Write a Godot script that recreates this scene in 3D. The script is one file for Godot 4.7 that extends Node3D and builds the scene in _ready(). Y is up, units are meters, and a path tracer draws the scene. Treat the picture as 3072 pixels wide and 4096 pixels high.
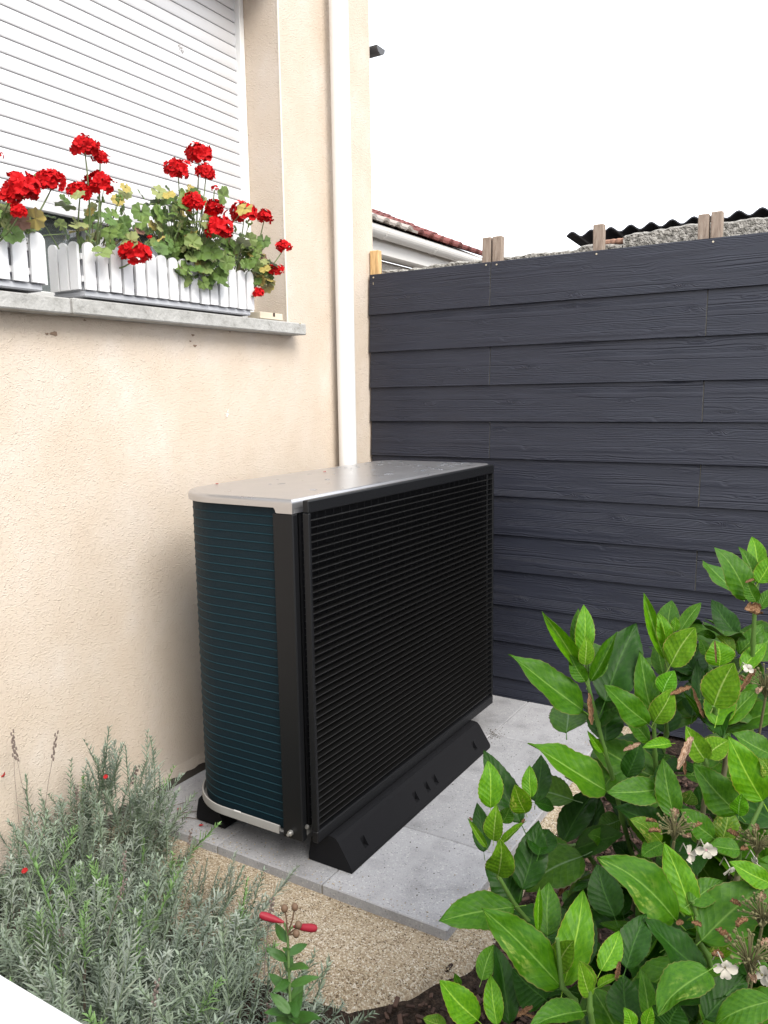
extends Node3D
# A corner of a garden: house wall with a shuttered window and geraniums, a heat pump on paving slabs, a slate-grey plank fence, lavender and a hydrangea.

var rng := RandomNumberGenerator.new()


class MB:
	var v := PackedVector3Array()
	var n := PackedVector3Array()
	var uv := PackedVector2Array()
	var c := PackedColorArray()
	var col := Color.WHITE
	func tri(a: Vector3, b: Vector3, d: Vector3, ua := Vector2.ZERO, ub := Vector2.ZERO, ud := Vector2.ZERO) -> void:
		var m := (d - a).cross(b - a).normalized()
		tri_n(a, b, d, m, m, m, ua, ub, ud)
	func tri_n(a: Vector3, b: Vector3, d: Vector3, na: Vector3, nb: Vector3, nd: Vector3, ua := Vector2.ZERO, ub := Vector2.ZERO, ud := Vector2.ZERO) -> void:
		v.append(a); v.append(b); v.append(d)
		n.append(na); n.append(nb); n.append(nd)
		uv.append(ua); uv.append(ub); uv.append(ud)
		c.append(col); c.append(col); c.append(col)
	func tri_out(a: Vector3, b: Vector3, d: Vector3, mid: Vector3, ua := Vector2.ZERO, ub := Vector2.ZERO, ud := Vector2.ZERO) -> void:
		if (d - a).cross(b - a).dot((a + b + d) / 3.0 - mid) < 0.0:
			tri(a, d, b, ua, ud, ub)
		else:
			tri(a, b, d, ua, ub, ud)
	func quad_out(a: Vector3, b: Vector3, d: Vector3, e: Vector3, mid: Vector3, ua := Vector2.ZERO, ub := Vector2.ZERO, ud := Vector2.ZERO, ue := Vector2.ZERO) -> void:
		tri_out(a, b, d, mid, ua, ub, ud)
		tri_out(a, d, e, mid, ua, ud, ue)
	func box(lo: Vector3, hi: Vector3, bevel := 0.0, t := Transform3D.IDENTITY, uo := Vector2.ZERO) -> void:
		# a box from lo to hi, its edges chamfered by bevel
		var mid := (lo + hi) / 2.0
		var h := (hi - lo) / 2.0
		var b := minf(bevel, minf(h.x, minf(h.y, h.z)) * 0.9)
		var m := t * mid
		for ax in 3:
			var u := (ax + 1) % 3
			var w := (ax + 2) % 3
			for s in [-1.0, 1.0]:
				var q: Array[Vector3] = []
				var quv: Array[Vector2] = []
				for k in [[-1, -1], [1, -1], [1, 1], [-1, 1]]:
					var p := Vector3.ZERO
					p[ax] = s * h[ax]
					p[u] = k[0] * (h[u] - b)
					p[w] = k[1] * (h[w] - b)
					q.append(t * (mid + p))
					var g := mid + p
					quv.append((Vector2(g.z, g.y) if ax == 0 else Vector2(g.x, g.z) if ax == 1 else Vector2(g.x, g.y)) + uo)
				quad_out(q[0], q[1], q[2], q[3], m, quv[0], quv[1], quv[2], quv[3])
		if b <= 0.0:
			return
		for ax in 3:
			var u := (ax + 1) % 3
			var w := (ax + 2) % 3
			for k in [[-1, -1], [1, -1], [1, 1], [-1, 1]]:
				var q: Array[Vector3] = []
				var quv: Array[Vector2] = []
				for e in [[-1, 0], [1, 0], [1, 1], [-1, 1]]:
					var p := Vector3.ZERO
					p[ax] = e[0] * (h[ax] - b)
					p[u] = k[0] * (h[u] - (b if e[1] == 0 else 0.0))
					p[w] = k[1] * (h[w] - (0.0 if e[1] == 0 else b))
					q.append(t * (mid + p))
					var g := mid + p
					quv.append(Vector2(g.x + g.z * 0.01, g.y + g.z) + uo)
				quad_out(q[0], q[1], q[2], q[3], m, quv[0], quv[1], quv[2], quv[3])
		for sx in [-1, 1]:
			for sy in [-1, 1]:
				for sz in [-1, 1]:
					var s := Vector3(sx, sy, sz)
					var a := mid + s * (h - Vector3(0, b, b))
					var d := mid + s * (h - Vector3(b, 0, b))
					var e := mid + s * (h - Vector3(b, b, 0))
					tri_out(t * a, t * d, t * e, m)
	func grid(p: Array, flip := false, us := 1.0, vs := 1.0) -> void:
		# rows of points; smooth normals; u along a row, v across the rows
		var rows := p.size()
		var cols: int = p[0].size()
		var nn := []
		for i in rows:
			var line := PackedVector3Array()
			for j in cols:
				var du: Vector3 = p[i][mini(j + 1, cols - 1)] - p[i][maxi(j - 1, 0)]
				var dv: Vector3 = p[mini(i + 1, rows - 1)][j] - p[maxi(i - 1, 0)][j]
				var x := du.cross(dv)
				if x.length() < 1e-12:
					x = Vector3.UP
				line.append(x.normalized() * (-1.0 if flip else 1.0))
			nn.append(line)
		for i in rows - 1:
			for j in cols - 1:
				var u0 := us * j / (cols - 1)
				var u1 := us * (j + 1) / (cols - 1)
				var v0 := vs * i / (rows - 1)
				var v1 := vs * (i + 1) / (rows - 1)
				if flip:
					tri_n(p[i][j], p[i][j + 1], p[i + 1][j + 1], nn[i][j], nn[i][j + 1], nn[i + 1][j + 1], Vector2(u0, v0), Vector2(u1, v0), Vector2(u1, v1))
					tri_n(p[i][j], p[i + 1][j + 1], p[i + 1][j], nn[i][j], nn[i + 1][j + 1], nn[i + 1][j], Vector2(u0, v0), Vector2(u1, v1), Vector2(u0, v1))
				else:
					tri_n(p[i][j], p[i + 1][j + 1], p[i][j + 1], nn[i][j], nn[i + 1][j + 1], nn[i][j + 1], Vector2(u0, v0), Vector2(u1, v1), Vector2(u1, v0))
					tri_n(p[i][j], p[i + 1][j], p[i + 1][j + 1], nn[i][j], nn[i + 1][j], nn[i + 1][j + 1], Vector2(u0, v0), Vector2(u0, v1), Vector2(u1, v1))
	func tube(path: Array, radii: Array, sides := 6, caps := true) -> void:
		var rings := []
		var up := Vector3.UP
		for i in path.size():
			var d: Vector3 = (path[mini(i + 1, path.size() - 1)] - path[maxi(i - 1, 0)]).normalized()
			if absf(d.dot(up)) > 0.95:
				up = Vector3.RIGHT if absf(d.x) < 0.9 else Vector3.BACK
			var s := d.cross(up).normalized()
			up = s.cross(d).normalized()
			var ring := []
			for k in sides + 1:
				var a := TAU * k / sides
				ring.append(path[i] + (s * cos(a) + up * sin(a)) * radii[i])
			rings.append(ring)
		var mids := path
		for i in path.size() - 1:
			for k in sides:
				var na: Vector3 = (rings[i][k] - mids[i]).normalized()
				var nb: Vector3 = (rings[i][k + 1] - mids[i]).normalized()
				var nc: Vector3 = (rings[i + 1][k + 1] - mids[i + 1]).normalized()
				var nd: Vector3 = (rings[i + 1][k] - mids[i + 1]).normalized()
				var f: Vector3 = (rings[i + 1][k] - rings[i][k]).cross(rings[i][k + 1] - rings[i][k])
				var va := float(i)
				if f.dot(na) > 0.0:
					tri_n(rings[i][k], rings[i][k + 1], rings[i + 1][k + 1], na, nb, nc, Vector2(float(k) / sides, va), Vector2(float(k + 1) / sides, va), Vector2(float(k + 1) / sides, va + 1))
					tri_n(rings[i][k], rings[i + 1][k + 1], rings[i + 1][k], na, nc, nd, Vector2(float(k) / sides, va), Vector2(float(k + 1) / sides, va + 1), Vector2(float(k) / sides, va + 1))
				else:
					tri_n(rings[i][k], rings[i + 1][k + 1], rings[i][k + 1], na, nc, nb, Vector2(float(k) / sides, va), Vector2(float(k + 1) / sides, va + 1), Vector2(float(k + 1) / sides, va))
					tri_n(rings[i][k], rings[i + 1][k], rings[i + 1][k + 1], na, nd, nc, Vector2(float(k) / sides, va), Vector2(float(k) / sides, va + 1), Vector2(float(k + 1) / sides, va + 1))
		if caps:
			for e in [0, path.size() - 1]:
				var other: Vector3 = path[1 if e == 0 else path.size() - 2]
				for k in sides:
					tri_out(path[e], rings[e][k], rings[e][k + 1], other)
	func prism(poly: PackedVector2Array, at: Callable, d0: float, d1: float) -> void:
		# a polygon swept from d0 to d1; at(point, depth) gives the place in space
		var idx := Geometry2D.triangulate_polygon(poly)
		var mid := Vector3.ZERO
		for q in poly:
			mid += (at.call(q, d0) + at.call(q, d1)) / (2.0 * poly.size())
		for e in [d0, d1]:
			var far: Vector3 = at.call(poly[0], d1 if e == d0 else d0)
			for k in range(0, idx.size(), 3):
				var a: Vector3 = at.call(poly[idx[k]], e)
				var b: Vector3 = at.call(poly[idx[k + 1]], e)
				var d: Vector3 = at.call(poly[idx[k + 2]], e)
				var back: Vector3 = a + (at.call(poly[0], d0 + d1 - e) - at.call(poly[0], e))
				tri_out(a, b, d, back, poly[idx[k]], poly[idx[k + 1]], poly[idx[k + 2]])
		var ccw := not Geometry2D.is_polygon_clockwise(poly)
		for k in poly.size():
			var p: Vector2 = poly[k]
			var q: Vector2 = poly[(k + 1) % poly.size()]
			var side := Vector2((q - p).y, -(q - p).x) * (1.0 if ccw else -1.0)
			var inner := (p + q) / 2.0 - side.normalized() * 0.001
			var m: Vector3 = (at.call(inner, d0) + at.call(inner, d1)) / 2.0
			var l := p.distance_to(q)
			quad_out(at.call(p, d0), at.call(q, d0), at.call(q, d1), at.call(p, d1), m, Vector2(0, d0), Vector2(l, d0), Vector2(l, d1), Vector2(0, d1))
	func blob(at: Vector3, r: Vector3, rings := 5, sides := 8) -> void:
		var g := []
		for i in rings + 1:
			var row := []
			var a := PI * i / rings
			for k in sides + 1:
				var b := TAU * k / sides
				row.append(at + Vector3(sin(a) * cos(b), cos(a), sin(a) * sin(b)) * r)
			g.append(row)
		for i in rings:
			for k in sides:
				var q := [g[i][k], g[i][k + 1], g[i + 1][k + 1], g[i + 1][k]]
				var nn := []
				for p in q:
					nn.append(((p - at) / r / r).normalized())
				var f: Vector3 = (q[2] - q[0]).cross(q[1] - q[0])
				if i == 0:
					f = (q[3] - q[0]).cross(q[2] - q[0])
				if f.dot(nn[2]) > 0.0:
					tri_n(q[0], q[1], q[2], nn[0], nn[1], nn[2]); tri_n(q[0], q[2], q[3], nn[0], nn[2], nn[3])
				else:
					tri_n(q[0], q[2], q[1], nn[0], nn[2], nn[1]); tri_n(q[0], q[3], q[2], nn[0], nn[3], nn[2])
	func mesh() -> ArrayMesh:
		var a := []
		a.resize(Mesh.ARRAY_MAX)
		a[Mesh.ARRAY_VERTEX] = v
		a[Mesh.ARRAY_NORMAL] = n
		a[Mesh.ARRAY_TEX_UV] = uv
		a[Mesh.ARRAY_COLOR] = c
		var m := ArrayMesh.new()
		m.add_surface_from_arrays(Mesh.PRIMITIVE_TRIANGLES, a)
		return m


# ---------------------------------------------------------------- naming and materials

func lin(r: float, g: float, b: float) -> Color:
	return Color(r, g, b).linear_to_srgb()


func mat(albedo: Color, rough := 0.8, metal := 0.0, spec := 0.5) -> StandardMaterial3D:
	var m := StandardMaterial3D.new()
	m.albedo_color = albedo
	m.roughness = rough
	m.metallic = metal
	m.metallic_specular = spec
	return m


func tri_map(m: StandardMaterial3D, scale: float, world := true) -> StandardMaterial3D:
	m.uv1_triplanar = true
	m.uv1_world_triplanar = world
	m.uv1_scale = Vector3.ONE * scale
	m.uv1_triplanar_sharpness = 4.0
	return m


func noise(kind: int, freq: float, s: int, octaves := 3, gain := 0.5) -> FastNoiseLite:
	var f := FastNoiseLite.new()
	f.noise_type = kind
	f.frequency = freq
	f.seed = s
	f.fractal_octaves = octaves
	f.fractal_gain = gain
	if octaves <= 1:
		f.fractal_type = FastNoiseLite.FRACTAL_NONE
	return f


func ntex(f: FastNoiseLite, size := 512, ramp: Array = [], norm := true) -> NoiseTexture2D:
	var t := NoiseTexture2D.new()
	t.width = size
	t.height = size
	t.seamless = true
	t.normalize = norm
	t.generate_mipmaps = false
	t.noise = f
	if ramp.size():
		var g := Gradient.new()
		var o := PackedFloat32Array()
		var c := PackedColorArray()
		for r in ramp:
			o.append(r[0])
			c.append(r[1])
		g.offsets = o
		g.colors = c
		t.color_ramp = g
	return t


func bump(m: StandardMaterial3D, t: Texture2D, cm: float) -> StandardMaterial3D:
	m.heightmap_enabled = true
	m.heightmap_texture = t
	m.heightmap_scale = cm
	return m


func place(o: Node, called: String, parent: Node) -> Node:
	o.name = called
	parent.add_child(o, true)
	return o


func thing(called: String, label: String, category: String, at := Vector3.ZERO, group := "") -> Node3D:
	var o := Node3D.new()
	place(o, called, self)
	o.position = at
	tag(o, label, category, group)
	return o


func tag(o: Node, label: String, category: String, group := "") -> void:
	o.set_meta("label", label)
	o.set_meta("category", category)
	if group != "":
		o.set_meta("group", group)


func part(called: String, m: Mesh, material: Material, parent: Node, t := Transform3D.IDENTITY, kind := "") -> MeshInstance3D:
	var o := MeshInstance3D.new()
	o.mesh = m
	o.material_override = material
	o.transform = t
	place(o, called, parent)
	if kind != "":
		o.set_meta("kind", kind)
	return o


func swarm(called: String, m: Mesh, material: Material, parent: Node, places: Array, tints: Array = []) -> MultiMeshInstance3D:
	var mm := MultiMesh.new()
	mm.transform_format = MultiMesh.TRANSFORM_3D
	mm.use_colors = tints.size() > 0
	mm.mesh = m
	mm.instance_count = places.size()
	for i in places.size():
		mm.set_instance_transform(i, places[i])
		if tints.size():
			mm.set_instance_color(i, tints[i])
	var o := MultiMeshInstance3D.new()
	o.multimesh = mm
	o.material_override = material
	place(o, called, parent)
	o.set_meta("kind", "stuff")
	return o


func boxm(lo: Vector3, hi: Vector3, bevel := 0.0) -> ArrayMesh:
	var b := MB.new()
	b.box(lo, hi, bevel)
	return b.mesh()


func rnd(a: float, b: float) -> float:
	return rng.randf_range(a, b)


func rvec() -> Vector3:
	return Vector3(rng.randfn(), rng.randfn(), rng.randfn()).normalized()


func facing(at: Vector3, axis: Vector3, normal: Vector3, size: Vector3) -> Transform3D:
	# x across, y along axis, z towards the normal
	var y := axis.normalized()
	var z := (normal - y * normal.dot(y)).normalized()
	if z.length() < 0.5:
		z = y.cross(Vector3.RIGHT).normalized()
	var x := y.cross(z)
	return Transform3D(Basis(x * size.x, y * size.y, z * size.z), at)


# ---------------------------------------------------------------- the scene

const EYE := Vector3(0, 1.385, 0)
const WALL := -2.13        # the house wall's outer face
const FENCE := -3.331      # the fence's face

func _ready() -> void:
	rng.seed = 20
	var cam := Camera3D.new()
	place(cam, "camera", self)
	cam.transform = Transform3D(Basis(Vector3(0.85264, -0.0149, -0.52229), Vector3(-0.06191, 0.98967, -0.1293), Vector3(0.51882, 0.14258, 0.84291)).orthonormalized(), EYE)
	cam.fov = 64.92
	cam.near = 0.05
	cam.far = 400.0
	cam.current = true

	var we := WorldEnvironment.new()
	var env := Environment.new()
	var sky := Sky.new()
	var psm := ProceduralSkyMaterial.new()
	psm.sky_top_color = Color(0.93, 0.95, 0.98)
	psm.sky_horizon_color = Color(0.97, 0.975, 0.985)
	psm.sky_curve = 0.15
	psm.ground_horizon_color = Color(0.6, 0.6, 0.58)
	psm.ground_bottom_color = Color(0.35, 0.34, 0.32)
	psm.sun_angle_max = 1.0
	sky.sky_material = psm
	env.background_mode = Environment.BG_SKY
	env.sky = sky
	env.background_energy_multiplier = 1.0
	env.tonemap_mode = Environment.TONE_MAPPER_LINEAR
	env.tonemap_exposure = 2.75
	env.sdfgi_enabled = true
	env.ssao_enabled = true
	env.ssil_enabled = true
	we.environment = env
	place(we, "world", self)

	var sun := DirectionalLight3D.new()
	sun.light_energy = 0.48
	sun.light_angular_distance = 32.0
	sun.light_color = Color(1.0, 0.985, 0.96)
	sun.shadow_enabled = true
	place(sun, "sun", self)
	sun.look_at_from_position(Vector3(4.6, 4.6, 2.2), Vector3.ZERO, Vector3.UP)

	build_textures()
	build_ground()
	build_house()
	build_fence()
	build_behind()
	build_heat_pump()
	build_window_boxes()
	build_lavender()
	build_hydrangea()
	build_alstroemeria()
	build_small_things()


var tx := {}

func build_textures() -> void:
	var W := Color.WHITE
	tx.render_h = render_relief()
	tx.blotch = ntex(noise(FastNoiseLite.TYPE_SIMPLEX_SMOOTH, 0.012, 8, 4, 0.55), 512, [[0.0, lin(0.555, 0.462, 0.372)], [0.5, lin(0.585, 0.498, 0.412)], [0.72, lin(0.597, 0.514, 0.435)], [1.0, lin(0.63, 0.56, 0.49)]])
	tx.concrete = ntex(noise(FastNoiseLite.TYPE_SIMPLEX_SMOOTH, 0.02, 11, 5, 0.65), 512, [[0.0, lin(0.24, 0.235, 0.22)], [0.25, lin(0.36, 0.355, 0.34)], [0.6, lin(0.42, 0.415, 0.40)], [1.0, lin(0.47, 0.465, 0.45)]])
	tx.old_concrete = ntex(noise(FastNoiseLite.TYPE_SIMPLEX_SMOOTH, 0.045, 12, 5, 0.75), 512, [[0.0, lin(0.05, 0.05, 0.045)], [0.35, lin(0.2, 0.19, 0.17)], [0.6, lin(0.36, 0.34, 0.31)], [1.0, lin(0.55, 0.53, 0.49)]])
	tx.rough = ntex(noise(FastNoiseLite.TYPE_SIMPLEX_SMOOTH, 0.06, 13, 4, 0.7), 512)
	tx.fine = ntex(noise(FastNoiseLite.TYPE_SIMPLEX_SMOOTH, 0.18, 14, 3, 0.6), 512)
	# paving: pale grit in grey
	var p := noise(FastNoiseLite.TYPE_CELLULAR, 0.11, 15, 1)
	p.cellular_return_type = FastNoiseLite.RETURN_CELL_VALUE
	tx.paving = ntex(p, 1024, [[0.0, lin(0.26, 0.26, 0.27)], [0.05, lin(0.365, 0.362, 0.378)], [0.5, lin(0.39, 0.388, 0.402)], [0.93, lin(0.415, 0.413, 0.425)], [1.0, lin(0.54, 0.535, 0.53)]])
	tx.stain = ntex(noise(FastNoiseLite.TYPE_SIMPLEX_SMOOTH, 0.01, 16, 4, 0.5), 256, [[0.0, Color(0.86, 0.86, 0.86)], [0.5, Color(0.97, 0.97, 0.97)], [1.0, W]])
	# gravel: grains of sand and small stones
	var g := noise(FastNoiseLite.TYPE_CELLULAR, 0.075, 17, 1)
	g.cellular_return_type = FastNoiseLite.RETURN_CELL_VALUE
	g.cellular_jitter = 1.0
	tx.gravel = ntex(g, 1024, [[0.0, lin(0.10, 0.07, 0.045)], [0.1, lin(0.26, 0.195, 0.13)], [0.4, lin(0.35, 0.285, 0.20)], [0.75, lin(0.43, 0.36, 0.265)], [1.0, lin(0.62, 0.57, 0.49)]])
	var g2 := noise(FastNoiseLite.TYPE_CELLULAR, 0.075, 17, 1)
	g2.cellular_return_type = FastNoiseLite.RETURN_DISTANCE
	tx.gravel_h = ntex(g2, 1024, [[0.0, W], [1.0, Color.BLACK]])
	tx.soil = ntex(noise(FastNoiseLite.TYPE_SIMPLEX_SMOOTH, 0.05, 18, 5, 0.7), 512, [[0.0, lin(0.012, 0.009, 0.007)], [0.5, lin(0.035, 0.024, 0.018)], [1.0, lin(0.08, 0.055, 0.04)]])
	tx.timber = ntex(noise(FastNoiseLite.TYPE_SIMPLEX_SMOOTH, 0.03, 19, 4, 0.6), 256, [[0.0, lin(0.19, 0.145, 0.115)], [0.5, lin(0.30, 0.235, 0.19)], [1.0, lin(0.38, 0.32, 0.265)]])
	tx.board_h = board_relief()
	tx.board_c = ntex(noise(FastNoiseLite.TYPE_SIMPLEX_SMOOTH, 0.02, 21, 3, 0.5), 256, [[0.0, lin(0.0212, 0.0232, 0.0345)], [1.0, lin(0.0262, 0.0287, 0.0425)]])
	tx.lid = ntex(noise(FastNoiseLite.TYPE_SIMPLEX_SMOOTH, 0.02, 22, 4, 0.6), 256, [[0.0, Color(0.27, 0.27, 0.27)], [1.0, Color(0.33, 0.33, 0.33)]])
	tx.leaf = leaf_picture(0)
	tx.leaf_spotted = leaf_picture(1)
	tx.leaf_h = leaf_picture(2)
	tx.leaf_brown = leaf_picture(3)
	tx.fin = fin_picture()


func render_relief() -> ImageTexture:
	# rough render: short trowelled grains laid over each other at random, wrapping at the edges
	var s := 1024
	var h := PackedFloat32Array()
	h.resize(s * s)
	h.fill(0.35)
	var r := RandomNumberGenerator.new()
	r.seed = 77
	for i in 15000:
		var cx := r.randf() * s
		var cy := r.randf() * s
		var a := r.randfn() * 0.75 + 0.35
		var l := r.randf_range(3.0, 8.5)
		var w := r.randf_range(1.7, 3.4)
		var up := r.randf_range(0.15, 0.5) * (1.0 if r.randf() < 0.66 else -0.9)
		var ca := cos(a)
		var sa := sin(a)
		var e := int(ceilf(l)) + 1
		for dy in range(-e, e + 1):
			for dx in range(-e, e + 1):
				var u := (dx * ca + dy * sa) / l
				var v := (-dx * sa + dy * ca) / w
				var q := u * u + v * v
				if q < 1.0:
					var k := ((int(cy) + dy) & 1023) * s + ((int(cx) + dx) & 1023)
					h[k] = clampf(h[k] + up * (1.0 - q), 0.0, 1.0)
	var data := PackedByteArray()
	data.resize(s * s)
	for k in s * s:
		data[k] = int(h[k] * 255.0)
	return ImageTexture.create_from_image(Image.create_from_data(s, s, false, Image.FORMAT_L8, data))


func board_relief() -> ImageTexture:
	# wood grain pressed into fibre cement: contour lines of a stretched field, with knots
	var w := 2048
	var h := 512
	var data := PackedByteArray()
	data.resize(w * h)
	var a := noise(FastNoiseLite.TYPE_SIMPLEX_SMOOTH, 1.0, 31, 3, 0.5)
	var b := noise(FastNoiseLite.TYPE_SIMPLEX_SMOOTH, 1.0, 32, 1)
	var knots := []
	var r := RandomNumberGenerator.new()
	r.seed = 5
	for k in 22:
		knots.append([r.randf(), r.randf(), r.randf_range(0.010, 0.03), r.randf_range(0.018, 0.05), r.randf_range(0.03, 0.11) * (1.0 if r.randf() < 0.5 else -1.0)])
	for x in w:
		var u := float(x) / w
		var th := TAU * u
		var cx := cos(th) * 0.9
		var cz := sin(th) * 0.9
		var near := []
		for k in knots:
			var dx: float = absf(u - k[0])
			dx = minf(dx, 1.0 - dx)
			if dx < k[2] * 4.0:
				near.append([k[1], k[3], k[4] * exp(-dx * dx / (k[2] * k[2]))])
		for y in h:
			var v := float(y) / h
			var g := v + 0.026 * a.get_noise_3d(cx * 1.5, v * 2.0, cz * 1.5) + 0.004 * a.get_noise_3d(cx * 8.0, v * 6.0, cz * 8.0)
			for k in near:
				var dy: float = absf(v - k[0])
				dy = minf(dy, 1.0 - dy)
				g += k[2] * exp(-dy * dy / (k[1] * k[1]))
			var dens := b.get_noise_3d(cx * 0.8, v * 2.4, cz * 0.8)
			var s: float = g * 20.0 + 1.6 * sin(g * 9.0) + 0.7 * sin(g * 23.0)
			var fr: float = s - floorf(s)
			var ridge := smoothstep(0.0, 0.22, fr) * (1.0 - smoothstep(0.3, 0.95, fr))
			var amp := clampf(0.55 + 0.9 * dens + 0.35 * a.get_noise_3d(cx * 9.0, v * 40.0, cz * 9.0), 0.06, 1.0)
			data[y * w + x] = int(clampf(60.0 + 190.0 * ridge * amp, 0.0, 255.0))
	return ImageTexture.create_from_image(Image.create_from_data(w, h, false, Image.FORMAT_L8, data))


func leaf_picture(kind: int) -> ImageTexture:
	# u runs from stalk to tip, v from edge to edge
	var s := 256
	var im := Image.create(s, s, false, Image.FORMAT_RGB8)
	var a := noise(FastNoiseLite.TYPE_SIMPLEX_SMOOTH, 0.03, 41 + kind, 4, 0.55)
	for x in s:
		var u := float(x) / s
		for y in s:
			var v := 2.0 * y / s - 1.0
			var av := absf(v)
			var mid := exp(-pow(v / 0.035, 2.0))
			# side veins leave the midrib forwards and curve to the tip
			var q := (u - 0.30 * av + 0.08 * av * av) * 9.0
			var fq := absf(q - round(q))
			var side := exp(-pow(fq / 0.07, 2.0)) * (1.0 - smoothstep(0.75, 1.0, av)) * smoothstep(0.02, 0.1, u)
			var n := a.get_noise_2d(x, y)
			if kind == 2:
				var quilt := cos(fq * TAU) * -0.5 + 0.5
				var hgt := 0.35 + 0.45 * quilt - 0.5 * mid - 0.2 * side + 0.12 * n
				im.set_pixel(x, y, Color(hgt, hgt, hgt))
				continue
			var c := Vector3(0.021, 0.080, 0.001).lerp(Vector3(0.039, 0.114, 0.002), clampf(0.5 + n, 0, 1))
			if kind == 3:
				c = Vector3(0.11, 0.048, 0.02).lerp(Vector3(0.26, 0.155, 0.085), clampf(0.5 + 1.2 * n, 0, 1))
			else:
				c = c.lerp(Vector3(0.15, 0.26, 0.05), clampf(0.6 * mid + 0.05 * side, 0, 1))
				c = c.lerp(Vector3(0.13, 0.10, 0.03), 0.6 * smoothstep(0.93, 1.0, av))
				if kind == 1:
					var sp := smoothstep(0.05, 0.5, a.get_noise_2d(x * 0.35 + 300, y * 0.35) + 0.25 * n) * smoothstep(0.25, 0.5, u) * (1.0 - 0.7 * side) * (1.0 - smoothstep(0.05, 0.5, v))
					c = c.lerp(Vector3(0.26, 0.32, 0.07), 0.5 * sp)
			im.set_pixel(x, y, lin(c.x, c.y, c.z))
	return ImageTexture.create_from_image(im)


func fin_picture() -> ImageTexture:
	# relief of close-set upright fins
	var im := Image.create(64, 8, false, Image.FORMAT_L8)
	for x in 64:
		var k := x % 8
		var t := 1.0 if k < 3 else 0.15
		for y in 8:
			im.set_pixel(x, y, Color(t, t, t))
	return ImageTexture.create_from_image(im)


# ---------------------------------------------------------------- ground and paving

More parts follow.
